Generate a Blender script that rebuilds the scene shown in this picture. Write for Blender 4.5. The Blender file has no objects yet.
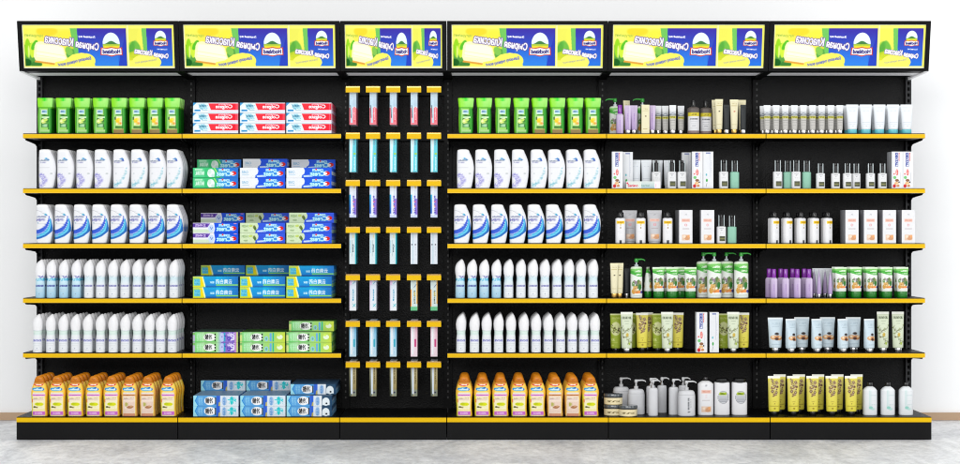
import bpy, math, random
import numpy as np
from mathutils import Vector, Matrix
rng = np.random.RandomState(7)
random.seed(7)
scene = bpy.context.scene
COL = scene.collection
FPX = 1920.0            # focal length in photo pixels; camera stands 9.6 m from the back panel, 1 m high
CX, CY = 474.0, 230.0
ZS = [1.467, 1.2018, 0.9358, 0.6717, 0.4075, 0.1095]     # tops of the five shelves and of the base deck
XB = [-2.18, -1.41, -0.64, -0.13, 0.64, 1.41, 2.18]      # bay boundaries
SHY = -0.33
BASEY = -0.46
def X(px, Y): return (px - CX) * (9.6 + Y) / FPX
def M(px, Y): return px * (9.6 + Y) / FPX

# ------------------------------------------------------------------ colour helpers
def lin(c):
    c = np.asarray(c, dtype=float) / 255.0
    return np.where(c <= 0.04045, c / 12.92, ((c + 0.055) / 1.055) ** 2.4)
ALB = 0.82

# ------------------------------------------------------------------ procedural print painter
_tc = {}
def glyph_tris(s):
    if s in _tc: return _tc[s]
    cu = bpy.data.curves.new('lettering', 'FONT'); cu.body = s; cu.size = 1.0; cu.resolution_u = 3
    o = bpy.data.objects.new('lettering', cu); COL.objects.link(o)
    bpy.context.view_layer.update()
    me = bpy.data.meshes.new_from_object(o.evaluated_get(bpy.context.evaluated_depsgraph_get()))
    me.calc_loop_triangles()
    v = np.array([p.co[:2] for p in me.vertices]) if len(me.vertices) else np.zeros((0, 2))
    t = np.array([tuple(l.vertices) for l in me.loop_triangles]) if len(me.loop_triangles) else np.zeros((0, 3), int)
    bpy.data.objects.remove(o); bpy.data.meshes.remove(me); bpy.data.curves.remove(cu)
    _tc[s] = (v, t)
    return _tc[s]

class CV:
    def __init__(s, w, h, bg, ss=1.0):
        s.w, s.h, s.ss = w, h, ss
        s.W, s.H = int(round(w * ss)), int(round(h * ss))
        s.a = np.ones((s.H, s.W, 3)) * np.array(bg, float)
        yy, xx = np.mgrid[0:s.H, 0:s.W]
        s.x = (xx + .5) / ss; s.y = (yy + .5) / ss
    def put(s, m, c, a=1.0):
        m = (np.asarray(m, float) * a)[..., None]
        s.a = s.a * (1 - m) + np.asarray(c, float) * m
        return s
    def rect(s, x0, y0, x1, y1, c, a=1.0): return s.put((s.x >= x0) & (s.x < x1) & (s.y >= y0) & (s.y < y1), c, a)
    def ell(s, cx, cy, rx, ry, c, a=1.0, rot=0):
        dx, dy = s.x - cx, s.y - cy; r = math.radians(rot)
        u = dx * math.cos(r) + dy * math.sin(r); v = -dx * math.sin(r) + dy * math.cos(r)
        return s.put((u / rx) ** 2 + (v / ry) ** 2 <= 1, c, a)
    def mpoly(s, pts):
        m = np.zeros(s.x.shape, bool); n = len(pts)
        for i in range(n):
            x0, y0 = pts[i]; x1, y1 = pts[(i + 1) % n]
            if y0 == y1: continue
            c = ((y0 > s.y) != (y1 > s.y)) & (s.x < (x1 - x0) * (s.y - y0) / (y1 - y0) + x0)
            m ^= c
        return m
    def poly(s, pts, c, a=1.0): return s.put(s.mpoly(pts), c, a)
    def line(s, pts, w, c, a=1.0):
        m = np.zeros(s.x.shape, bool)
        for (x0, y0), (x1, y1) in zip(pts[:-1], pts[1:]):
            dx, dy = x1 - x0, y1 - y0; L = dx * dx + dy * dy + 1e-9
            t = np.clip(((s.x - x0) * dx + (s.y - y0) * dy) / L, 0, 1)
            m |= (s.x - x0 - t * dx) ** 2 + (s.y - y0 - t * dy) ** 2 <= (w / 2) ** 2
        return s.put(m, c, a)
    def grad(s, x0, y0, x1, y1, c0, c1, horiz=False, mask=None, a=1.0):
        m = (s.x >= x0) & (s.x < x1) & (s.y >= y0) & (s.y < y1)
        if mask is not None: m = m & mask
        t = np.clip((s.x - x0) / (x1 - x0) if horiz else (s.y - y0) / (y1 - y0), 0, 1)[..., None]
        c = np.asarray(c0, float) * (1 - t) + np.asarray(c1, float) * t
        mm = m[..., None] * a
        s.a = s.a * (1 - mm) + c * mm
        return s
    def dots(s, n, x0, y0, x1, y1, r0, r1, cols, a=1.0, seed=1):
        g = np.random.RandomState(seed)
        for i in range(n):
            s.ell(g.uniform(x0, x1), g.uniform(y0, y1), g.uniform(r0, r1), g.uniform(r0, r1) * .8, cols[g.randint(len(cols))], a)
        return s
    def text(s, t, cx, cy, w, h, c, rot=0, mirror=True, out=0, oc=None, bold=0, a=1.0, arc=0):
        v, tr = glyph_tris(t)
        if len(v) == 0: return s
        lo, hi = v.min(0), v.max(0)
        p = (v - (lo + hi) / 2) / np.maximum(hi - lo, 1e-6) * np.array([w, h])
        if arc: p[:, 1] += arc * np.sin(p[:, 0] / w * math.pi * 1.6)
        if mirror: p[:, 0] *= -1
        p[:, 1] *= -1
        r = math.radians(rot)
        q = np.stack([p[:, 0] * math.cos(r) - p[:, 1] * math.sin(r) + cx, p[:, 0] * math.sin(r) + p[:, 1] * math.cos(r) + cy], 1) * s.ss
        m = np.zeros((s.H, s.W))
        for a0, b0, c0 in tr:
            P = q[[a0, b0, c0]]
            x0, y0 = np.floor(P.min(0)).astype(int); x1, y1 = np.ceil(P.max(0)).astype(int)
            x0, y0 = max(x0, 0), max(y0, 0); x1, y1 = min(x1, s.W), min(y1, s.H)
            if x1 <= x0 or y1 <= y0: continue
            yy, xx = np.mgrid[y0:y1, x0:x1]
            acc = np.zeros(xx.shape)
            (ax, ay), (bx_, by_), (cx_, cy_) = P
            den = (by_ - cy_) * (ax - cx_) + (cx_ - bx_) * (ay - cy_)
            if abs(den) < 1e-9: continue
            for ox, oy in ((.25, .25), (.75, .25), (.25, .75), (.75, .75)):
                X_, Y_ = xx + ox, yy + oy
                l1 = ((by_ - cy_) * (X_ - cx_) + (cx_ - bx_) * (Y_ - cy_)) / den
                l2 = ((cy_ - ay) * (X_ - cx_) + (ax - cx_) * (Y_ - cy_)) / den
                acc += (l1 >= 0) & (l2 >= 0) & (l1 + l2 <= 1)
            m[y0:y1, x0:x1] = np.minimum(1, m[y0:y1, x0:x1] + acc / 4)
        def dil(m, r):
            R = max(1, int(round(r * s.ss))); o = m.copy()
            for dx in range(-R, R + 1):
                for dy in range(-R, R + 1):
                    if dx * dx + dy * dy <= R * R + .5: o = np.maximum(o, np.roll(np.roll(m, dx, 1), dy, 0))
            return o
        if bold: m = dil(m, bold)
        if out: s.put(dil(m, out), oc, a)
        return s.put(m, c, a)
    def blur(s, r):
        r = int(round(r * s.ss))
        if r < 1: return s
        for ax in (0, 1):
            p = np.pad(s.a, [(r, r) if i == ax else (0, 0) for i in range(3)], mode='edge')
            cs = np.cumsum(p, axis=ax); cs = np.concatenate([np.zeros_like(np.take(cs, [0], ax)), cs], ax)
            n = s.a.shape[ax]
            s.a = (np.take(cs, np.arange(2 * r + 1, 2 * r + 1 + n), ax) - np.take(cs, np.arange(n), ax)) / (2 * r + 1)
        return s
    def sample(s, u, v):
        fx = np.clip(np.asarray(u) * s.W - .5, 0, s.W - 1.001); fy = np.clip((1 - np.asarray(v)) * s.H - .5, 0, s.H - 1.001)
        x0, y0 = fx.astype(int), fy.astype(int); tx, ty = (fx - x0)[..., None], (fy - y0)[..., None]
        A = s.a
        return (A[y0, x0] * (1 - tx) + A[y0, x0 + 1] * tx) * (1 - ty) + (A[y0 + 1, x0] * (1 - tx) + A[y0 + 1, x0 + 1] * tx) * ty

# ------------------------------------------------------------------ materials (all node based)
def nmat(name, color=None, rough=.5, metal=0, spec=.5, attr=False, noise=0, nscale=60, bump=0, bscale=300, coat=0, trans=0, emit=0):
    m = bpy.data.materials.new(name); m.use_nodes = True; nt = m.node_tree; b = nt.nodes['Principled BSDF']
    b.inputs['Roughness'].default_value = rough; b.inputs['Metallic'].default_value = metal
    b.inputs['Specular IOR Level'].default_value = spec; b.inputs['Coat Weight'].default_value = coat
    b.inputs['Transmission Weight'].default_value = trans
    tc = nt.nodes.new('ShaderNodeTexCoord')
    def mixmul(src, amt, sc):
        n = nt.nodes.new('ShaderNodeTexNoise'); n.inputs['Scale'].default_value = sc; n.inputs['Detail'].default_value = 4
        nt.links.new(tc.outputs['Object'], n.inputs['Vector'])
        r = nt.nodes.new('ShaderNodeMapRange'); r.inputs[3].default_value = 1 - amt; r.inputs[4].default_value = 1 + amt
        nt.links.new(n.outputs['Fac'], r.inputs[0])
        x = nt.nodes.new('ShaderNodeMix'); x.data_type = 'RGBA'; x.blend_type = 'MULTIPLY'; x.inputs[0].default_value = 1
        nt.links.new(src, x.inputs[6]); nt.links.new(r.outputs[0], x.inputs[7]); return x.outputs[2]
    if attr:
        a = nt.nodes.new('ShaderNodeAttribute'); a.attribute_name = 'Print'; src = a.outputs['Color']
    else:
        a = nt.nodes.new('ShaderNodeRGB'); a.outputs[0].default_value = (*[float(q) for q in color], 1); src = a.outputs[0]
    if noise: src = mixmul(src, noise, nscale)
    nt.links.new(src, b.inputs['Base Color'])
    if emit:
        nt.links.new(src, b.inputs['Emission Color']); b.inputs['Emission Strength'].default_value = emit
    if bump:
        n = nt.nodes.new('ShaderNodeTexNoise'); n.inputs['Scale'].default_value = bscale; n.inputs['Detail'].default_value = 3
        nt.links.new(tc.outputs['Object'], n.inputs['Vector'])
        bp = nt.nodes.new('ShaderNodeBump'); bp.inputs['Strength'].default_value = bump; bp.inputs['Distance'].default_value = .002
        nt.links.new(n.outputs['Fac'], bp.inputs['Height']); nt.links.new(bp.outputs['Normal'], b.inputs['Normal'])
    return m
def L(r, g, b, k=1.0): return tuple(lin((r, g, b)) * k)
MAT = dict(
    carton=nmat('printed_carton', attr=True, rough=.45, spec=.15, noise=.03, nscale=30),
    plastic=nmat('printed_plastic', attr=True, rough=.36, spec=.2, noise=.02, nscale=25, coat=.05),
    soft=nmat('printed_soft_tube', attr=True, rough=.45, spec=.2, noise=.03, nscale=25),
    poster=nmat('backlit_poster', attr=True, rough=.5, spec=.08, emit=.06),
    black=nmat('black_powder_coat', L(8, 8, 9), rough=.42, spec=.12, noise=.25, nscale=18, bump=.35, bscale=260),
    panel=nmat('black_back_panel', L(9, 9, 10), rough=.38, spec=.15, noise=.9, nscale=90, bump=1.0, bscale=140),
    plinth=nmat('black_plinth', L(12, 12, 13), rough=.5, spec=.12, noise=.15, nscale=10),
    endup=nmat('grey_end_upright', L(46, 46, 48), rough=.5, spec=.2, noise=.2),
    slotdark=nmat('dark_slot', L(8, 8, 8), rough=.8, spec=.05, noise=.2),
    slot=nmat('upright_slot', L(66, 66, 66), rough=.6, noise=.2),
    yellow=nmat('yellow_price_rail', L(244, 196, 4, .76), rough=.45, spec=.12, noise=.05, nscale=4),
    yelledge=nmat('pale_rail_lip', L(242, 200, 60, .85), rough=.3, noise=.05),
    grey=nmat('pale_underside_added_glow', L(222, 222, 224, .85), rough=.4, noise=.05, emit=.22),  # added emission brightens the unlit underside; it is no lamp
    chrome=nmat('brushed_metal', L(200, 200, 202), rough=.22, metal=1, noise=.08),
    gold=nmat('gold_metal', L(200, 160, 90), rough=.25, metal=1, noise=.08),
    capblk=nmat('black_cap_plastic', L(14, 14, 15), rough=.22, spec=.35, noise=.1, coat=.2),
    capwhite=nmat('white_cap_plastic', L(240, 240, 242, .86), rough=.35, noise=.02),
    capgreyish=nmat('grey_pump_plastic', L(205, 206, 208, .8), rough=.35, noise=.03),
    capgreen=nmat('green_cap_plastic', L(20, 110, 25), rough=.3, noise=.06),
    pumpgreen=nmat('green_pump_plastic', L(40, 140, 45), rough=.3, noise=.06),
    capteal=nmat('teal_cap_plastic', L(90, 180, 190), rough=.3, noise=.04),
    capviolet=nmat('violet_cap_plastic', L(120, 30, 150), rough=.22, noise=.05, coat=.4),
    caporange=nmat('orange_cap_plastic', L(214, 130, 20), rough=.35, noise=.06),
    capclear=nmat('frosted_clear_cap', L(170, 180, 182), rough=.2, noise=.05, coat=.5),
    liddark=nmat('smoked_jar_lid', L(70, 76, 80), rough=.2, noise=.1, coat=.5),
)

# ------------------------------------------------------------------ object helpers
def link(o, parent=None):
    COL.objects.link(o)
    if parent: o.parent = parent
    return o
def tag(o, label=None, cat=None, group=None, kind=None):
    if label: o['label'] = label
    if cat: o['category'] = cat
    if group: o['group'] = group
    if kind: o['kind'] = kind
    return o
class MB:
    def __init__(s): s.v = []; s.f = []; s.m = []
    def box(s, x0, x1, y0, y1, z0, z1, mi=0):
        n = len(s.v)
        s.v += [(x0, y0, z0), (x1, y0, z0), (x1, y1, z0), (x0, y1, z0), (x0, y0, z1), (x1, y0, z1), (x1, y1, z1), (x0, y1, z1)]
        s.f += [tuple(n + i for i in q) for q in ((0, 3, 2, 1), (4, 5, 6, 7), (0, 1, 5, 4), (1, 2, 6, 5), (2, 3, 7, 6), (3, 0, 4, 7))]
        s.m += [mi] * 6; return s
    def prism(s, prof, x0, x1, mi=0):     # prof in (y,z), extruded along x
        n = len(s.v); k = len(prof)
        s.v += [(x0, y, z) for y, z in prof] + [(x1, y, z) for y, z in prof]
        s.f += [tuple(n + i for i in range(k)), tuple(n + k + i for i in reversed(range(k)))]
        s.f += [(n + i, n + k + i, n + k + (i + 1) % k, n + (i + 1) % k) for i in range(k)]
        s.m += [mi] * (k + 2); return s
    def tube(s, pts, r, seg=10, mi=0):
        rings = []
        for i, p in enumerate(pts):
            p = Vector(p); d = (Vector(pts[min(i + 1, len(pts) - 1)]) - Vector(pts[max(i - 1, 0)])).normalized()
            a = d.cross(Vector((0, 0, 1))); a = a.normalized() if a.length > 1e-4 else Vector((1, 0, 0)); b = d.cross(a).normalized()
            rr = r[i] if isinstance(r, (list, tuple)) else r
            n = len(s.v); s.v += [tuple(p + rr * (math.cos(t) * a + math.sin(t) * b)) for t in [2 * math.pi * j / seg for j in range(seg)]]
            rings.append(n)
        for n0, n1 in zip(rings[:-1], rings[1:]):
            for j in range(seg): s.f.append((n0 + j, n0 + (j + 1) % seg, n1 + (j + 1) % seg, n1 + j)); s.m.append(mi)
        s.f.append(tuple(rings[0] + j for j in reversed(range(seg)))); s.f.append(tuple(rings[-1] + j for j in range(seg))); s.m += [mi, mi]
        return s
    def loft(s, levels, seg=28, n=2.0, mi=0):   # levels (z, cx, cy, hw, hd)
        rings = []
        for z, cx, cy, hw, hd in levels:
            k = len(s.v)
            for j in range(seg):
                t = 2 * math.pi * j / seg; c, q = math.cos(t), math.sin(t)
                s.v.append((cx + hw * math.copysign(abs(c) ** (2 / n), c), cy + hd * math.copysign(abs(q) ** (2 / n), q), z))
            rings.append(k)
        for n0, n1 in zip(rings[:-1], rings[1:]):
            for j in range(seg): s.f.append((n0 + j, n0 + (j + 1) % seg, n1 + (j + 1) % seg, n1 + j)); s.m.append(mi)
        s.f.append(tuple(rings[0] + j for j in reversed(range(seg)))); s.f.append(tuple(rings[-1] + j for j in range(seg))); s.m += [mi, mi]
        return s
    def mesh(s, name, mats, smooth=False):
        me = bpy.data.meshes.new(name); me.from_pydata(s.v, [], s.f)
        for m in (mats if isinstance(mats, (list, tuple)) else [mats]): me.materials.append(m)
        me.polygons.foreach_set('material_index', s.m)
        if smooth:
            me.polygons.foreach_set('use_smooth', [True] * len(me.polygons)); me.set_sharp_from_angle(angle=math.radians(40))
        me.update(); return me
    def build(s, name, mats, parent=None, smooth=False): return link(bpy.data.objects.new(name, s.mesh(name, mats, smooth)), parent)
def setcol(me, cols, sat=1.12, deep=14):
    a = me.color_attributes.new('Print', 'FLOAT_COLOR', 'POINT')
    c = np.ones((len(me.vertices), 4)); q = np.asarray(cols, float); lu = (q * np.array([.3, .59, .11])).sum(1, keepdims=True); q = lu + (q - lu) * sat; q = q - deep * np.sin(np.clip(q, 0, 255) / 255 * np.pi) * (1 - .6 * lu / 255)
    c[:, :3] = lin(np.clip(q, 0, 255)) * ALB
    a.data.foreach_set('color', c.ravel().astype(np.float32))
def grid_faces(n0, nu, nv, flip=False):
    i, j = np.meshgrid(np.arange(nu - 1), np.arange(nv - 1)); b = n0 + j * nu + i
    q = np.stack([b, b + 1, b + nu + 1, b + nu], -1).reshape(-1, 4)
    return q[:, ::-1] if flip else q
def painted_mesh(name, parts, mat, smooth=False, **kw):
    """parts: list of (verts Nx3, faces Mx4, colours Nx3)"""
    V, F, C = [], [], []; n = 0
    for v, f, c in parts:
        V.append(v); F.append(np.asarray(f) + n); C.append(c); n += len(v)
    V = np.concatenate(V); F = np.concatenate(F); C = np.concatenate(C)
    me = bpy.data.meshes.new(name); me.from_pydata(V.tolist(), [], F.tolist()); me.materials.append(mat)
    setcol(me, C, **kw)
    if smooth: me.polygons.foreach_set('use_smooth', [True] * len(me.polygons))
    me.update(); return me
def panel_grid(o, du, dv, nu, nv, cv, flip=False):
    """planar rectangle o + u*du + v*dv painted by cv"""
    u, v = np.meshgrid(np.linspace(0, 1, nu), np.linspace(0, 1, nv))
    P = np.array(o)[None] + u.ravel()[:, None] * np.array(du) + v.ravel()[:, None] * np.array(dv)
    c = cv.sample(u.ravel(), v.ravel()) if isinstance(cv, CV) else np.tile(np.array(cv, float), (nu * nv, 1))
    return P, grid_faces(0, nu, nv, flip), c
def carton_mesh(name, w, h, d, front, side=(230, 230, 230), top=(220, 220, 220), nu=None, nv=None, mat='carton', side_l=None):
    """box: x in 0..w, y in 0..d, z in 0..h ; front face at y=0"""
    nu = nu or front.W // 2; nv = nv or front.H // 2
    sx = 14 if isinstance(side, CV) else 2; sz = 24 if isinstance(side, CV) else 2
    sl = side if side_l is None else side_l; slx = 14 if isinstance(sl, CV) else 2; slz = 24 if isinstance(sl, CV) else 2
    tx, ty = (40, 8) if isinstance(top, CV) else (2, 2)
    return painted_mesh(name, [
        panel_grid((0, 0, 0), (w, 0, 0), (0, 0, h), nu, nv, front),
        panel_grid((w, 0, 0), (0, d, 0), (0, 0, h), sx, sz, side),
        panel_grid((0, d, 0), (0, -d, 0), (0, 0, h), slx, slz, sl),
        panel_grid((w, d, 0), (-w, 0, 0), (0, 0, h), 2, 2, (200, 200, 200)),
        panel_grid((0, 0, h), (w, 0, 0), (0, d, 0), tx, ty, top),
        panel_grid((0, d, 0), (w, 0, 0), (0, -d, 0), 2, 2, top if not isinstance(top, CV) else (215, 215, 215))], MAT[mat])
def pchip(x, y, xq):
    x, y = np.array(x, float), np.array(y, float); h = np.diff(x); dl = np.diff(y) / h; m = np.zeros(len(x))
    m[0], m[-1] = dl[0], dl[-1]
    for i in range(1, len(x) - 1):
        if dl[i - 1] * dl[i] > 0: m[i] = 2 * dl[i - 1] * dl[i] / (dl[i - 1] + dl[i])
    k = np.clip(np.searchsorted(x, xq) - 1, 0, len(x) - 2); t = (xq - x[k]) / h[k]
    return y[k] * (1 + 2 * t) * (1 - t) ** 2 + m[k] * h[k] * t * (1 - t) ** 2 + y[k + 1] * t * t * (3 - 2 * t) + m[k + 1] * h[k] * t * t * (t - 1)
def bottle_mesh(name, prof, depth, cv, K, n=2.6, seg=56, rows=64, mat='plastic', tint=None, z0=0, exps=None):
    """prof: list of (h, xl, xr[, depth factor]) in photo px from the bottom up; depth in px; front faces -y, widest front at y=0"""
    hs = [p[0] for p in prof]; zz = np.linspace(hs[0], hs[-1], rows)
    xl = pchip(hs, [p[1] for p in prof], zz); xr = pchip(hs, [p[2] for p in prof], zz)
    df = pchip(hs, [p[3] if len(p) > 3 else 1 for p in prof], zz) * depth / 2
    nn = np.full(rows, n) if exps is None else np.interp(zz, [hs[0], hs[-1]], exps)
    t = np.linspace(0, 2 * np.pi, seg, endpoint=False); c, q = np.cos(t), np.sin(t)
    cx = (xl + xr) / 2; hw = (xr - xl) / 2
    x = cx[:, None] + hw[:, None] * np.sign(c) * np.abs(c) ** (2 / nn[:, None])
    y = df[:, None] * np.sign(q) * np.abs(q) ** (2 / nn[:, None])
    z = np.repeat(zz[:, None], seg, 1)
    xmin, xmax = xl.min(), xr.max()
    u = (x - xmin) / (xmax - xmin); v = (z - hs[0]) / (hs[-1] - hs[0])
    C = cv.sample(u.ravel(), v.ravel())
    if tint is not None:      # colour of the flanks
        a = np.clip((np.abs(np.abs(c)) - .93) / .06, 0, 1)[None, :, None] * np.ones((rows, 1, 1))
        C = (C.reshape(rows, seg, 3) * (1 - a) + np.array(tint) * a).reshape(-1, 3)
    V = np.stack([x, y + depth / 2, z], -1).reshape(-1, 3) * K
    i, j = np.meshgrid(np.arange(seg), np.arange(rows - 1)); b = j * seg + i; b2 = j * seg + (i + 1) % seg
    F = np.stack([b, b2, b2 + seg, b + seg], -1).reshape(-1, 4).tolist()
    F += [list(range(seg))[::-1], list(range((rows - 1) * seg, rows * seg))]
    me = bpy.data.meshes.new(name); me.from_pydata(V.tolist(), [], F); me.materials.append(MAT[mat]); setcol(me, C)
    me.polygons.foreach_set('use_smooth', [True] * len(me.polygons)); me.set_sharp_from_angle(angle=math.radians(50)); me.update()
    return me

# ------------------------------------------------------------------ thing prototypes: list of (child name, mesh); single mesh if one entry without a name
ORD = ['leftmost', 'second from left', 'third from left', 'fourth from left', 'fifth from left', 'sixth from left', 'seventh from left',
       'eighth from left', 'ninth from left', 'tenth from left', 'eleventh from left', 'twelfth from left']
ROW = ['front row', 'second row back', 'third row back', 'fourth row back', 'fifth row back', 'back row']
SHW = ['top shelf', 'second shelf', 'third shelf', 'fourth shelf', 'fifth shelf', 'base deck']
BAY = ['far left bay', 'second bay', 'hook bay', 'fourth bay', 'fifth bay', 'far right bay']
PXY = 9.6
def place(proto, name, loc, label, cat, group=None, rz=0):
    if isinstance(proto, bpy.types.Mesh):
        o = link(bpy.data.objects.new(name, proto))
    else:
        o = link(bpy.data.objects.new(name, None)); o.empty_display_size = .02
        for nm, me in proto: link(bpy.data.objects.new(nm, me), o)
    o.location = loc; o.rotation_euler = (0, 0, rz)
    return tag(o, label, cat, group)
# ================================================================== THE SETTING
def structure_plane(name, verts, mat):
    me = bpy.data.meshes.new(name); me.from_pydata(verts, [], [(0, 1, 2, 3)]); me.materials.append(mat)
    return tag(link(bpy.data.objects.new(name, me)), kind='structure')
def floor_mat():
    m = bpy.data.materials.new('honed_concrete'); m.use_nodes = True; nt = m.node_tree; b = nt.nodes['Principled BSDF']
    tc = nt.nodes.new('ShaderNodeTexCoord')
    mp = nt.nodes.new('ShaderNodeMapping'); mp.inputs['Scale'].default_value = (1, .45, 1); nt.links.new(tc.outputs['Object'], mp.inputs[0])
    def noise(sc, det, ro, dist=0):
        n = nt.nodes.new('ShaderNodeTexNoise'); n.inputs['Scale'].default_value = sc; n.inputs['Detail'].default_value = det
        n.inputs['Roughness'].default_value = ro; n.inputs['Distortion'].default_value = dist; nt.links.new(mp.outputs[0], n.inputs['Vector']); return n.outputs['Fac']
    def ramp(f, p0, c0, p1, c1):
        r = nt.nodes.new('ShaderNodeValToRGB'); r.color_ramp.elements[0].position = p0; r.color_ramp.elements[0].color = (*c0, 1)
        r.color_ramp.elements[1].position = p1; r.color_ramp.elements[1].color = (*c1, 1); nt.links.new(f, r.inputs[0]); return r.outputs[0]
    a = ramp(noise(2.6, 9, .72, .7), .38, L(212, 214, 218), .60, L(252, 253, 254))
    c = ramp(noise(26, 6, .75, .3),   .38, (.80, .80, .80), .58, (1.05, 1.05, 1.05))
    x = nt.nodes.new('ShaderNodeMix'); x.data_type = 'RGBA'; x.blend_type = 'MULTIPLY'; x.inputs[0].default_value = 1
    nt.links.new(a, x.inputs[6]); nt.links.new(c, x.inputs[7]); nt.links.new(x.outputs[2], b.inputs['Base Color'])
    b.inputs['Roughness'].default_value = .42; b.inputs['Specular IOR Level'].default_value = .35
    bp = nt.nodes.new('ShaderNodeBump'); bp.inputs['Strength'].default_value = .25; bp.inputs['Distance'].default_value = .003
    nt.links.new(noise(60, 5, .7), bp.inputs['Height']); nt.links.new(bp.outputs[0], b.inputs['Normal'])
    return m
structure_plane('floor', [(-14, -14, 0), (14, -14, 0), (14, .5, 0), (-14, .5, 0)], floor_mat())
wallm = nmat('white_plaster', (.93, .935, .94), rough=.8, noise=.012, nscale=1.2, bump=.1, bscale=120)
structure_plane('wall', [(-14, .5, 0), (14, .5, 0), (14, .5, 7), (-14, .5, 7)], wallm)
sk = MB().box(-14, 14, .484, .499, .001, .040).build('skirting_board', nmat('beige_skirting', L(184, 154, 124), rough=.5, noise=.12, nscale=3))
tag(sk, kind='structure')

# ================================================================== THE SHELVING UNIT
unit = link(bpy.data.objects.new('shelving_unit', None)); unit.empty_display_size = .2
tag(unit, 'long black metal shop shelving unit with yellow price rails and lit poster headers', 'shelving unit')
R = MAT
def zt(y, d): return 1 - (y - 230) * d / FPX
for i in range(6):
    x0, x1 = XB[i], XB[i + 1]; a, b = x0 + .0021, x1 - .0021
    MB().box(a, b, 0.001, .02, .1, 1.772).build('back_panel', R['panel'], unit)
    # base: plinth, deck and its rail
    MB().box(a, b, -.4585, .02, 0.002, .0845).build('plinth', R['plinth'], unit)
    dk = MB().box(a, b, -.457, -.0005, .086, .1095).build('base_deck', R['black'], unit)
    p = MB().box(a, b, -.4610, -.4575, .0850, .1062).build('price_rail', R['yellow'], dk)
    # shelves
    if i != 2:
        for z in ZS[:5]:
            s = MB().box(a, b, -.3245, -.0005, z - .024, z).build('shelf', R['black'], unit)
            m = MB().box(a, b, -.3300, -.3250, z - .0235, z - .0035)
            m.box(a, b, -.3312, -.3300, z - .0052, z - .0035, 1); m.box(a, b, -.3312, -.3300, z - .0235, z - .0218, 1)
            m.build('price_rail', [R['yellow'], R['yelledge']], s)
            prof = [(-.310, z - .0245), (-.288, z - .033), (-.18, z - .038), (-.09, z - .043), (-.055, z - .054), (-.038, z - .072), (-.032, z - .105), (-.0305, z - .0245)]
            for xx in (x0 + .006, x1 - .010):
                MB().prism(prof, xx, xx + .004).build('bracket', R['black'], s)
# uprights with their slots
for k, x in enumerate(XB):
    if k == 0: a, b = x, x + .028
    elif k == 6: a, b = x - .028, x
    else: a, b = x - .019, x + .019
    m = MB().box(a, b, -.030, -.001, .1105, 1.765)
    c = (a + b) / 2
    z = .16
    while z < 1.745:
        if k in (0, 6): m.box(c - .006, c + .006, -.0306, -.0298, z, z + .017, 1)
        else: m.box(c - .0035, c + .0035, -.0306, -.0298, z, z + .011, 2)
        z += .0295
    m.build('upright', [R['endup'] if k in (0, 6) else R['black'], R['slotdark'], R['slot']], unit)

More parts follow.
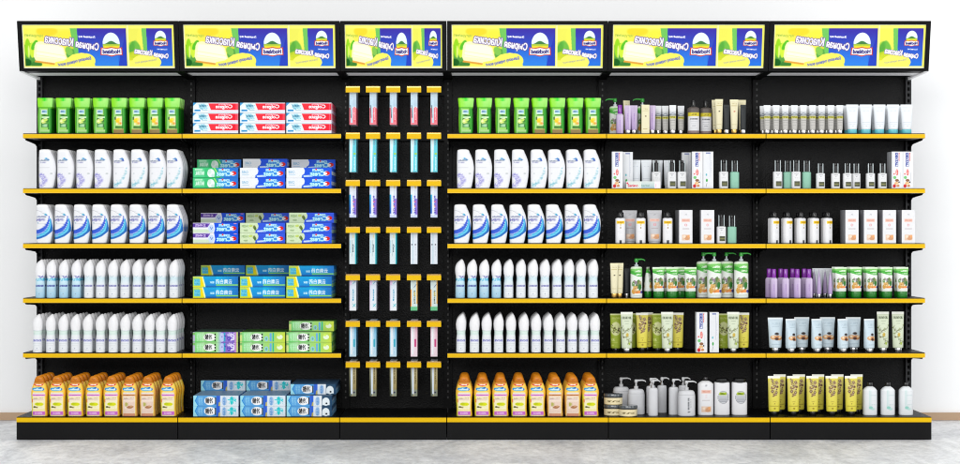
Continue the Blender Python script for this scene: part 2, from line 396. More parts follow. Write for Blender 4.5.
# ---------------------------------------------------------------- header posters (the print runs mirrored in the photo)
def poster_canvas():
    c = CV(708, 204, (247, 245, 110), ss=.9)
    blue0, blue1 = (62, 48, 165), (38, 120, 226)
    def picture(x0, x1, y0, y1, k, big):
        w = x1 - x0
        reg = (c.x >= x0) & (c.x < x1) & (c.y >= y0) & (c.y < y1)
        keep = c.a.copy()
        c.put(reg, (248, 234, 84) if big else (234, 232, 90))
        if big:
            for gx, gy, rx, ry, col in ((150, 100, 60, 26, (253, 240, 90)), (215, 96, 50, 22, (244, 208, 30)), (300, 120, 40, 30, (252, 232, 60)), (135, 150, 36, 40, (240, 240, 120)), (330, 190, 30, 30, (200, 205, 50))):
                c.ell(gx - 100, gy - 64, rx, ry, col, .7)
            c.blur(4)
            c.ell(32, 150, 52, 62, (70, 150, 60), .9); c.ell(22, 110, 13, 44, (150, 215, 30)); c.ell(42, 120, 12, 36, (205, 235, 60)); c.ell(14, 178, 22, 18, (24, 96, 30)); c.ell(60, 186, 26, 14, (60, 130, 50))
            c.ell(54, 96, 11, 26, (90, 190, 40), 1, 30); c.ell(26, 128, 4, 30, (246, 250, 150), .8)
            c.ell(228, 140, 28, 26, (90, 165, 70), 1, 20); c.ell(214, 124, 16, 22, (130, 195, 80), 1, -30)
            c.blur(1.2)
            c.text('Натурально', 52, 52, 84, 17, (110, 165, 60), rot=4)
            # butter block
            c.poly([(50, 176), (196, 196), (214, 186), (212, 176), (60, 160)], (226, 160, 60))
            c.poly([(54, 100), (62, 84), (84, 78), (168, 92), (190, 108), (208, 178), (196, 188), (56, 168), (48, 150)], (255, 246, 190))
            c.poly([(66, 92), (160, 98), (184, 112), (198, 166), (60, 150)], (255, 252, 222)); c.line([(60, 124), (192, 146)], 2, (250, 226, 140)); c.line([(58, 142), (198, 164)], 2, (250, 226, 140))
            c.blur(1)
        else:
            c.ell(x0 + 22, y0 + 100, 34, 40, (150, 200, 60), .8); c.ell(x0 + 14, y0 + 92, 14, 34, (70, 160, 60), .8, 20); c.ell(x0 + 40, y0 + 84, 12, 30, (100, 185, 70), .8, -25); c.ell(x0 + 60, y0 + 40, 20, 40, (240, 236, 90), .8); c.ell(x0 + 40, y0 + 140, 60, 34, (206, 214, 40), .8); c.blur(2)
        bx = x0 + w * (.52 if big else .415)
        gx = bx - w * (.07 if big else .11)
        c.poly([(gx, y0), (bx + 2, y0), (bx + 2, y0 + 60 * k), (bx + w * .03, y1), (gx + w * .06, y1), (gx + w * .02, y0 + 70 * k)], (112, 196, 92)); 
        c.grad(x0, y0, x1, y1, blue0, blue1, mask=(c.x >= bx + (c.y - y0) * .02))
        if big:
            c.grad(x0, y0 + 90, x1, y1, blue1, (64, 150, 240), mask=(c.x >= bx + 40) & (c.x < x1 - 40), a=.5)
            c.poly([(x1 - 40, y1), (x1 - 30, y0 + 120), (x1, y0 + 20), (x1, y1)], (40, 50, 180), .7)
        # banner swoosh
        if big:
            c.poly([(148, 176), (190, 168), (230, 140), (272, 132), (312, 138), (330, 160), (334, 200), (140, 200)], (248, 240, 96)); c.ell(286, 170, 50, 36, (248, 240, 96))
            c.text('Большому сырному вкусу!', 238, 174, 158, 18, (112, 120, 190), rot=-10, arc=-3, bold=.5)
        else:
            c.ell(x0 + 82, y0 + 158, 68, 38, (246, 240, 104)); c.rect(x0, y0 + 150, x0 + 140, y1, (246, 240, 104)); c.text('Большому сырному вкусу!', x0 + 78, y0 + 154, 104, 12, (120, 128, 190), rot=-9)
        # crest-like round-topped badge
        lx, ly, s = (413, 94, 1.0) if big else (644, 66, .66)
        c.ell(lx, ly - 4 * s, 40 * s, 52 * s, (228, 240, 246))
        hill = ((c.x - lx) / (40 * s)) ** 2 + ((c.y - ly + 4 * s) / (52 * s)) ** 2 <= 1
        c.put(hill & (c.y > ly - 10 * s - 7 * s * np.cos((c.x - lx) / s * .09)* np.sign(1) ), (70, 128, 70)); c.put(hill & (c.y > ly - 2 * s), (178, 205, 60))
        c.put(hill & (c.y > ly + 7 * s), (240, 214, 50))
        pts = [(-50, 12), (-26, 16), (0, 11), (26, 16), (50, 12), (52, 50), (26, 49), (0, 56), (-26, 49), (-52, 50)]
        c.poly([(lx + a * s, ly + b * s) for a, b in pts], (198, 66, 52))
        c.poly([(lx + a * s * .9, ly + (b - 33) * s * .78 + 33 * s) for a, b in pts], (250, 250, 250))
        c.text('Hochland', lx, ly + 32 * s, 80 * s, 19 * s, (40, 40, 120), bold=.7 * s)
        W = (255, 255, 255); P = (112, 92, 150)
        if big:
            c.text('Плавленый сыр', 300, 58, 76, 11, W, rot=3, bold=.4)
            c.text('Сырная', 300, 101, 106, 42, W, rot=9, out=2.8, oc=P, bold=.9)
            c.text('Классика', 170, 74, 130, 38, W, rot=8, out=2.8, oc=P, bold=.9)
        else:
            c.text('Плавленый сыр', x0 + 156, y0 + 98, 46, 7, W, rot=3, bold=.3)
            c.text('Сырная', x0 + 150, y0 + 128, 66, 28, W, rot=9, out=2.0, oc=P, bold=.7)
            c.text('Классика', x0 + 68, y0 + 110, 80, 25, W, rot=8, out=2.0, oc=P, bold=.7)
        new = c.a.copy(); c.a = np.where(reg[..., None], new, keep)
    picture(8, 484, 18, 194, 1.0, True)
    picture(494, 698, 18, 194, 1.0, False)
    c.rect(488, 0, 494, 204, (246, 246, 170))
    c.rect(0, 0, 708, 3, (255, 255, 225)); c.rect(0, 0, 3.5, 204, (255, 255, 225)); c.rect(0, 199, 708, 204, (255, 255, 215))
    return c
PC = poster_canvas()
b0 = Vector((0, -.395, 1.762)); b1 = Vector((0, -.447, 1.996)); up = (b1 - b0).normalized(); hgt = (b1 - b0).length
nrm = Vector((0, -up.z, up.y))       # points forward and slightly down
def hp(x, s, off=0):
    p = b0 + up * s + nrm * off; return (x, p.y, p.z)
def hbar(m, x0, x1, s0, s1, o0, o1, mi=0):
    n = len(m.v)
    for o in (o1, o0):
        m.v += [hp(x0, s0, o), hp(x1, s0, o), hp(x1, s1, o), hp(x0, s1, o)]
    m.f += [tuple(n + i for i in q) for q in ((0, 1, 2, 3), (7, 6, 5, 4), (4, 5, 1, 0), (1, 5, 6, 2), (2, 6, 7, 3), (4, 0, 3, 7))]; m.m += [mi] * 6
pw = 1.0
pm = painted_mesh('poster', [panel_grid((0, 0, 0), (1, 0, 0), (0, 0, 1), 600, 172, PC)], MAT['poster'], sat=.98, deep=0)
for i in range(6):
    x0, x1 = XB[i] + .0015, XB[i + 1] - .0015
    m = MB()
    # box body behind the print
    prof = [hp(0, .001, -.012)[1:], hp(0, hgt - .001, -.012)[1:], (-.30, 1.992), (-.27, 1.7635)]
    m.prism(prof[::-1], x0 + .001, x1 - .001)
    sb, st, sd = .0135, .0165, .0215
    hbar(m, x0, x1, 0, sb, -.0115, .004); hbar(m, x0, x1, hgt - st, hgt, -.0115, .004)
    hbar(m, x0, x0 + sd, sb, hgt - st, -.0115, .0038); hbar(m, x1 - sd, x1, sb, hgt - st, -.0115, .0038)
    hs = m.build('header_sign', R['black'], unit)
    po = bpy.data.objects.new('poster', pm); link(po, hs)
    po.location = hp(x0 + sd, sb, -.003)
    po.rotation_euler = (math.atan2(-up.y, up.z), 0, 0)
    po.scale = (x1 - x0 - 2 * sd, 1, hgt - sb - st)
    e0 = .012 if i else .004; e1 = .012 if i < 5 else .004
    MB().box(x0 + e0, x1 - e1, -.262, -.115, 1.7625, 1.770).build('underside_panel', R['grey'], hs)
    MB().box(x0, x1, -.1135, -.0005, 1.766, 1.790).build('rear_rail', R['black'], hs)
for k, x in enumerate(XB):
    a, b = (x, x + .018) if k == 0 else ((x - .018, x) if k == 6 else (x - .021, x + .021))
    prof = [(-.385, 1.7615), (-.002, 1.7615), (-.002, 1.745), (-.06, 1.752), (-.36, 1.7575)]
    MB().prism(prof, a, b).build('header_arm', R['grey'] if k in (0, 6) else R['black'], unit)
    
# ---------------------------------------------------------------- hook bay
TAGY = [87.5, 134, 181.2, 228, 275.5, 322, 362.8]
BOTY = [124.7, 172.0, 217.5, 264.0, 310.6, 356.6, 396.2]
HX = [352.8, 373.0, 393.2, 414.0, 434.0]
tagm = MB(); tagm.box(-.0345, .0345, 0, .003, -.0235, 0, 0); tagm.box(-.0335, .0335, .0010, .0085, .0002, .0062, 1); tagm = tagm.mesh('price_tag', [R['yellow'], R['gold']])
armm = MB().tube([(0, .003, -.004), (0, .285, -.004)], .0022).tube([(0, .283, -.004), (0, .289, -.05)], .004).mesh('hook_arm', R['chrome'])
for r, y in enumerate(TAGY):
    z = zt(y, 9.3)
    MB().box(-.628, -.142, -.028, -.018, z - .020, z + .004).build('crossbar', R['black'], unit)
    for q, px in enumerate(HX):
        h = link(bpy.data.objects.new('display_hook', armm), unit); h.location = (X(px, -.30), -.30, z)
        t = link(bpy.data.objects.new('price_tag', tagm), h)
# ================================================================== GOODS ON THE LEFT AND FOURTH BAYS
KS = 9.28 / FPX      # photo px -> metres at the shelf front
KB = 9.17 / FPX
def zoomcv(w, h, bg, ss=.55): return CV(w, h, bg, ss)     # canvases are drawn in tenths of a photo pixel
G = np.array
# ---- green shampoo ----
def green_art(pear):
    c = CV(150, 250, (36, 128, 30), .6)
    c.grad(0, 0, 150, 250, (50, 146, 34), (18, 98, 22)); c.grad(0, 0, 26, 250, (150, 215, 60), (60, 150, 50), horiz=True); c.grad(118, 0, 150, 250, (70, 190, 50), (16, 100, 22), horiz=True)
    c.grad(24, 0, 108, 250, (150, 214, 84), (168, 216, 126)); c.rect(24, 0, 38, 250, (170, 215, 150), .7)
    c.rect(40, 14, 104, 58, (222, 238, 226)); c.rect(46, 20, 98, 48, (170, 210, 226)); c.text('FRUCTIS', 72, 31, 40, 10, (40, 80, 120), bold=.5)
    if pear:
        c.text('ACTIVE', 76, 70, 62, 14, (24, 84, 40), bold=1.2)
        c.rect(48, 84, 120, 96, (206, 238, 200)); c.rect(44, 96, 116, 190, (44, 120, 44)); c.ell(62, 130, 20, 26, (226, 238, 150)); c.ell(84, 122, 26, 11, (210, 235, 120), 1, -30); c.ell(98, 146, 20, 15, (90, 160, 70)); c.ell(60, 128, 9, 12, (250, 250, 210)); c.rect(54, 158, 104, 186, (190, 226, 190), .9); c.ell(88, 100, 18, 7, (244, 250, 200), 1, -20); c.rect(34, 214, 124, 234, (176, 214, 150)); c.rect(34, 234, 124, 250, (110, 180, 90))
    else:
        c.rect(46, 64, 110, 74, (30, 110, 50)); c.rect(52, 76, 112, 82, (200, 236, 190)); c.rect(46, 84, 112, 170, (236, 240, 190)); c.ell(70, 122, 26, 26, (250, 200, 10)); c.ell(66, 112, 16, 13, (255, 228, 40)); c.ell(92, 112, 12, 12, (246, 226, 150)); c.ell(96, 152, 10, 12, (240, 140, 40)); c.ell(80, 156, 18, 8, (206, 206, 110)); c.ell(42, 100, 8, 16, (20, 90, 30)); c.rect(40, 176, 116, 200, (50, 110, 40)); c.text('CAMOMILE', 78, 184, 60, 10, (190, 220, 130)); c.rect(24, 214, 126, 250, (150, 130, 84)); c.rect(24, 206, 126, 214, (196, 180, 110))
    return c.blur(.8)
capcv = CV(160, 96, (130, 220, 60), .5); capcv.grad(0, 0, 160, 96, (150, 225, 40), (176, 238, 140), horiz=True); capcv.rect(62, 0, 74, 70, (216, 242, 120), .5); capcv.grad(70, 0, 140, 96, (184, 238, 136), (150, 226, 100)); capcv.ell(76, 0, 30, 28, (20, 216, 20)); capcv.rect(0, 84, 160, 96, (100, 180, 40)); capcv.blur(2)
gp = [(0, 1.6, 14.6, .9), (.6, 1.2, 15, 1), (6, .9, 15.3, 1), (16, .7, 15.4, 1), (25, 1.0, 15, 1)]
gcapp = [(25.0, 1.0, 15.1, .96), (27, .7, 15.4, .96), (31, .3, 15.8, .9), (34.8, 0, 16.1, .8), (35.4, .3, 15.8, .76)]
gcap = bottle_mesh('cap', gcapp, 7.6, capcv, KS, n=4.5, seg=40, rows=24)
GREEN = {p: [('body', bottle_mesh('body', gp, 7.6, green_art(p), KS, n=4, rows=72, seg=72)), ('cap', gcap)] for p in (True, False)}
# ---- white curved shampoo ----
def hs_art(kind):
    c = CV(176, 390, (238, 239, 242), .5); c.rect(0, 0, 176, 30, (246, 247, 248))
    if kind == 'swirl':
        t = np.clip((c.y - 118) / 150, 0, 1); d = np.hypot(c.x + 13, c.y - 112)
        edge = np.clip((c.y - 118) / 10, 0, 1)
        c.put((d > 148) & (d <= 148 + 5 + 35 * t) & (c.y > 118), (52, 92, 200), .95); c.put((d > 176 * t + 150 * (1 - t)) & (d <= 148 + 38 * t) & (c.y > 130), (110, 140, 226), .35)
        c.put((d > 154 + 38 * t) & (d <= 156 + 80 * t) & (c.y > 140), (70, 180, 220), .95); c.put((d > 154 + 66 * t) & (d <= 156 + 84 * t) & (c.y > 150), (34, 112, 186), .9); c.put((d > 158 + 48 * t) & (d <= 160 + 58 * t) & (c.y > 160), (140, 220, 238), .7)
        c.rect(8, 292, 44, 322, (170, 180, 220), .7)
        c.line([(6, 60), (50, 72), (86, 96)], 3, (170, 172, 180)); c.ell(100, 104, 14, 10, (60, 180, 205)); c.ell(112, 112, 10, 6, (30, 110, 190), 1, 25)
        c.text('head&shoulders', 60, 124, 96, 14, (120, 128, 160), bold=.5); c.text('MEN', 46, 158, 78, 26, (122, 122, 180), bold=1.6); c.text('shampoo', 60, 198, 80, 8, (150, 152, 170)); c.ell(22, 186, 8, 8, (150, 180, 200), .6)
    else:
        col = (60, 176, 210) if kind == 'flower' else (50, 130, 190)
        if kind == 'flower': c.ell(78, 96, 16, 11, col); c.ell(96, 104, 16, 8, (30, 130, 190), 1, 15)
        else: c.ell(96, 100, 17, 13, col, 1, 30); c.ell(108, 112, 13, 8, (50, 90, 180), 1, 25)
        c.text('head&shoulders', 58, 112 if kind == 'flower' else 118, 90, 12, (130, 140, 160), bold=.4); c.text('2in1', 50, 132, 60, 12, (170, 172, 200), bold=.4)
        c.rect(8, 185, 110, 189, (196, 198, 205)); c.ell(132, 244, 14, 9, (200, 205, 206), .8); c.ell(34, 244, 9, 9, (214, 218, 222), .8)
        if kind == 'flower':
            g = np.random.RandomState(3)
            for q in range(190):
                t, r = g.uniform(-1.7, 1.7), 74 * math.sqrt(g.uniform(.12, 1)); c.ell(12 + r * math.cos(t), 312 + r * math.sin(t), g.uniform(2.5, 6), g.uniform(2.5, 6), ((176, 174, 222), (150, 146, 206), (200, 198, 234))[g.randint(3)], .8)
        else:
            g = np.random.RandomState(5)
            for q in range(170):
                t = g.uniform(0, 1); x = 10 + 135 * t; y = 360 - 150 * t ** 2.2 + g.normal(0, 13); c.ell(x, y, g.uniform(2, 9), g.uniform(1.5, 5), ((160, 208, 218), (186, 222, 230), (130, 186, 204), (212, 232, 238))[g.randint(4)], .7)
    return c.blur(.8)
hp_ = [(0, .4, 14.2, .9), (.5, .2, 14.5, 1), (6, .1, 15.7, 1), (13, 0, 16.7, 1), (20, 0, 17.1, 1), (26, 0, 16.5, .98), (32, .1, 14.6, .95), (36, .2, 12.8, .9), (38, .5, 12, .84), (38.8, 2.0, 10.4, .7), (39.1, 4.5, 8.5, .3)]
HS = {k: bottle_mesh('curved_bottle', hp_, 8.6, hs_art(k), KS, n=3.4, seg=72, rows=96) for k in ('flower', 'splash', 'swirl')}
# ---- deodorant ----
def deo_art(kind):
    c = CV(100, 250, (236, 239, 243), .7)
    if kind == 'blue':
        c.grad(0, 40, 100, 250, (216, 238, 246), (170, 206, 226)); c.rect(0, 30, 100, 42, (232, 246, 250)); c.line([(4, -14), (50, 8), (98, 24)], 5, (74, 74, 160)); c.line([(50, 14), (66, 30), (90, -4)], 5, (80, 80, 170)); c.dots(60, 2, 30, 98, 60, 2, 6, [(60, 176, 212), (120, 206, 226), (40, 150, 200)], .9, 4)
        tc = (70, 76, 150)
    elif kind == 'light':
        c.grad(0, 20, 100, 110, (214, 234, 240), (236, 240, 244)); c.line([(20, -4), (46, 20), (66, 2)], 4, (170, 196, 206)); tc = (120, 120, 176)
    else:
        c.grad(0, 10, 100, 80, (222, 240, 232), (240, 241, 245)); c.line([(4, 4), (50, 14), (96, 8)], 3, (200, 210, 206)); c.rect(0, 38, 100, 46, (190, 224, 210), .6); tc = (110, 110, 184)
    c.text('REXONA' if kind != 'white' else 'DOVE', 50, 116, 80, 18, tc, bold=.9); c.rect(8, 150, 92, 153, (196, 206, 206)); c.rect(20, 172, 80, 175, (206, 212, 212)); c.ell(50, 204, 6, 5, (150, 160, 176)); c.text('48h', 50, 222, 40, 10, (190, 194, 206))
    if kind == 'white': c.rect(0, 126, 100, 130, (214, 216, 236))
    return c.blur(.8)
db = [(0, .5, 9.6, .96), (.4, .3, 9.8, 1), (6, .35, 9.8, 1), (14, .5, 9.7, .98), (19, .95, 9.35, .95), (22.5, .7, 9.7, .97)]
def deo_cap(top):
    return [(22.5, .5, 9.9, 1), (25, .2, 10.1, 1.02), (28, .0, 10.3, 1), (31, .35, 10.2, .95), (34, 1.5, 9.5, .85), (36.4, 3.5, 8.7, .62), (37.8, 5.3, 7.9, .36), (38.5, 6.2, 7.3, .1)]
dcv = CV(100, 160, (244, 244, 246), .3)
dcapm = bottle_mesh('cap', deo_cap(1), 8.6, dcv, KS, n=2.2, seg=40, rows=40)
DEO = {k: [('body', bottle_mesh('body', db, 8.4, deo_art(k), KS, n=2.3, seg=56, rows=60)), ('cap', dcapm)] for k in ('blue', 'light', 'white')}
# ---- orange capped children's shampoo ----
def orange_art(brown):
    c = CV(166, 335, (250, 240, 150), .55); c.grad(0, 0, 166, 335, (248, 196, 84), (244, 226, 90)); c.rect(30, 0, 132, 96, (250, 226, 130), .8)
    edge = (214, 150, 90) if brown else (214, 210, 40)
    c.grad(0, 120, 30, 335, edge, (250, 236, 140), horiz=True); c.grad(136, 0, 166, 335, (250, 230, 120), (236, 170, 40) if not brown else (196, 130, 80), horiz=True)
    c.poly([(26, 8), (130, 8), (116, 26), (78, 34), (44, 26)], (206, 50, 34)); c.text('BABY', 78, 17, 58, 12, (255, 240, 230), bold=.6)
    c.ell(76, 62, 58, 19, (70, 168, 214)); c.ell(40, 60, 24, 15, (60, 158, 210)); c.ell(112, 62, 24, 15, (40, 130, 200)); c.text('Bubchen', 76, 62, 84, 20, (226, 244, 250), bold=.9); c.ell(104, 46, 9, 8, (30, 110, 190))
    c.rect(22, 92, 140, 330, (246, 234, 226) if brown else (250, 244, 220), .92); c.rect(26, 98, 136, 108, (232, 224, 226))
    c.rect(16, 112, 146, 130, (214, 160, 110) if brown else (222, 150, 218)); c.text('shampoo & balsam', 80, 121, 104, 9, (160, 90, 50) if brown else (176, 96, 180), bold=.4)
    c.line([(30, 158), (124, 152)], 4, (150, 130, 140)); c.rect(22, 168, 130, 172, (214, 180, 190)); c.text('extra gentle', 78, 150, 96, 12, (170, 120, 90))
    if brown:
        c.rect(28, 186, 134, 300, (236, 214, 200)); c.ell(54, 214, 12, 22, (190, 186, 110)); c.ell(92, 240, 32, 15, (176, 128, 90), 1, -10); c.ell(100, 232, 16, 9, (210, 170, 130)); c.ell(50, 250, 12, 10, (240, 230, 214)); c.rect(24, 306, 140, 335, (216, 160, 130))
    else:
        c.rect(12, 160, 24, 196, (226, 120, 60), .8); c.ell(86, 212, 44, 18, (220, 224, 20)); c.ell(66, 208, 18, 14, (196, 206, 20)); c.ell(42, 240, 14, 9, (90, 96, 40)); c.ell(66, 244, 12, 8, (130, 110, 40)); c.ell(100, 236, 20, 8, (240, 240, 190)); c.rect(22, 262, 140, 280, (246, 236, 180)); c.rect(22, 284, 144, 322, (206, 120, 204)); c.text('300 ml', 82, 302, 70, 14, (240, 206, 240), bold=.4)
    return c.blur(.8)
ob = [(0, .7, 15.9, .92), (.5, .4, 16.2, 1), (8, .3, 15.6, 1), (17, -.2, 15.9, 1), (24, -.4, 16.6, 1), (29, .6, 15.6, .96), (33.2, 2.2, 14.0, .9)]
oc_ = [(33.2, 2.3, 13.9, .92), (36, 3.0, 13.2, .92), (38.5, 4.0, 12.2, .84), (39.8, 5.2, 11.0, .6), (40.3, 7, 9.4, .25)]
ocv = CV(120, 70, (206, 134, 40), .4); ocv.grad(0, 0, 120, 70, (220, 148, 44), (190, 118, 30)); ocv.line([(40, 30), (60, 38), (80, 30)], 3, (160, 84, 10)); ocv.blur(1)
ocap = bottle_mesh('cap', oc_, 9.2, ocv, KB, n=2.8, seg=40, rows=30)
ORG = {b: [('body', bottle_mesh('body', ob, 9.6, orange_art(b), KB, n=3.2, seg=64, rows=84)), ('cap', ocap)] for b in (True, False)}

LEFT = {0: [36.5, 55.2, 73.8, 92.2, 110.5, 128.6, 146.6, 164.1], 1: [38.3, 56.6, 75.6, 94.0, 112.7, 130.2, 148.9, 166.0],
        2: [35.6, 54.1, 73.0, 91.4, 110.0, 128.9, 147.7, 166.0], 3: [34.3, 45.6, 57.9, 70.5, 82.8, 94.9, 107.1, 119.4, 131.4, 143.8, 155.9, 168.3],
        4: [31.8, 44.9, 57.4, 69.7, 82.0, 94.9, 107.2, 119.5, 131.6, 143.8, 155.0, 166.6], 5: [30.6, 48.6, 66.9, 85.2, 103.2, 121.1, 139.2, 159.8]}
MID = {0: [457.9, 476.2, 494.8, 513.3, 531.7, 549.5, 567.5, 585.2], 1: [456.9, 475.0, 493.9, 512.0, 530.8, 548.2, 566.3, 583.9],
       2: [453.9, 472.7, 491.2, 509.4, 527.8, 546.3, 565.2, 583.8], 3: [455.0, 466.9, 479.1, 491.5, 503.5, 515.9, 528.0, 540.0, 552.1, 564.2, 576.3, 588.4],
       4: [456.0, 469.5, 481.7, 493.7, 505.9, 518.8, 531.0, 543.2, 555.4, 567.4, 578.9, 590.2], 5: [456.2, 474.4, 492.5, 511.1, 529.2, 547.0, 564.8, 582.6]}
OR2 = ['first', 'second', 'third', 'fourth', 'fifth', 'sixth', 'seventh', 'eighth', 'ninth', 'tenth', 'eleventh', 'twelfth']
def ordw(i, n): return 'leftmost' if i == 0 else ('rightmost' if i == n - 1 else OR2[i] + ' from left')
HIDE = {(1, 0, st, l, r) for st in (0, 1) for l in range(3) for r in range(2, 6)} | {(1, s, st, l, r) for s in (1, 2) for st in (0, 1) for l in range(2) for r in (2, 3)}
HIDE |= {(3, s, i, r) for s in range(4) for i in range(4) for r in (2, 3)} | {(3, 1, 2, 1), (3, 1, 3, 1), (3, 2, 0, 1)}      # wholly hidden repeats are left out
#HIDE
def block(bay, xs, depth_n):
    for s in range(6):
        P = xs[s]; n = len(P); yf = -.322 if s < 5 else -.430
        pitch = {0: .042, 1: .046, 2: .046, 3: .060, 4: .076, 5: .076}[s]
        nr = depth_n[s]
        for i, px in enumerate(P):
            x = X(px, yf)
            for r in range(nr):
                rzz = rng.uniform(-.03, .03)
                if (bay, s, i, r) in HIDE: continue
                where = f"{ordw(i, n)}, {ROW[r]}, {SHW[s]}, {'bay 1' if bay == 0 else 'bay 4'}"
                loc = (x + rng.uniform(-.0006, .0006), yf + r * pitch + rng.uniform(-.001, .001), ZS[s] + .0003)
                if s == 0:
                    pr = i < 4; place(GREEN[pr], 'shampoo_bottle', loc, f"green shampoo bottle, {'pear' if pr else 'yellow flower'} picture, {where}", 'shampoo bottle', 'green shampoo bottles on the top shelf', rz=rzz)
                elif s in (1, 2):
                    k = 'swirl' if s == 2 else ('flower' if i < 4 else 'splash')
                    d = {'swirl': 'white shampoo bottle, blue swirl', 'flower': 'white shampoo bottle, purple flower', 'splash': 'white shampoo bottle, teal splash'}[k]
                    place(HS[k], 'shampoo_bottle', loc, f"{d}, {where}", 'shampoo bottle', 'curved white shampoo bottles', rz=rzz)
                elif s in (3, 4):
                    k = 'white' if s == 4 else ('blue' if i < 4 else 'light')
                    d = {'white': 'plain white deodorant can', 'blue': 'pale blue deodorant can', 'light': 'whitish deodorant can'}[k]
                    place(DEO[k], 'deodorant_can', loc, f"{d}, {where}", 'deodorant', 'white domed deodorant cans', rz=rzz)
                else:
                    b = i in (5, 6)
                    place(ORG[b], 'shampoo_bottle', loc, f"{'brown' if b else 'yellow'} bottle with orange cap, {where}", 'shampoo bottle', 'orange capped bottles on the base deck', rz=rzz)
block(0, LEFT, [4, 4, 4, 4, 4, 4])
block(3, MID, [3, 3, 3, 4, 4, 4])

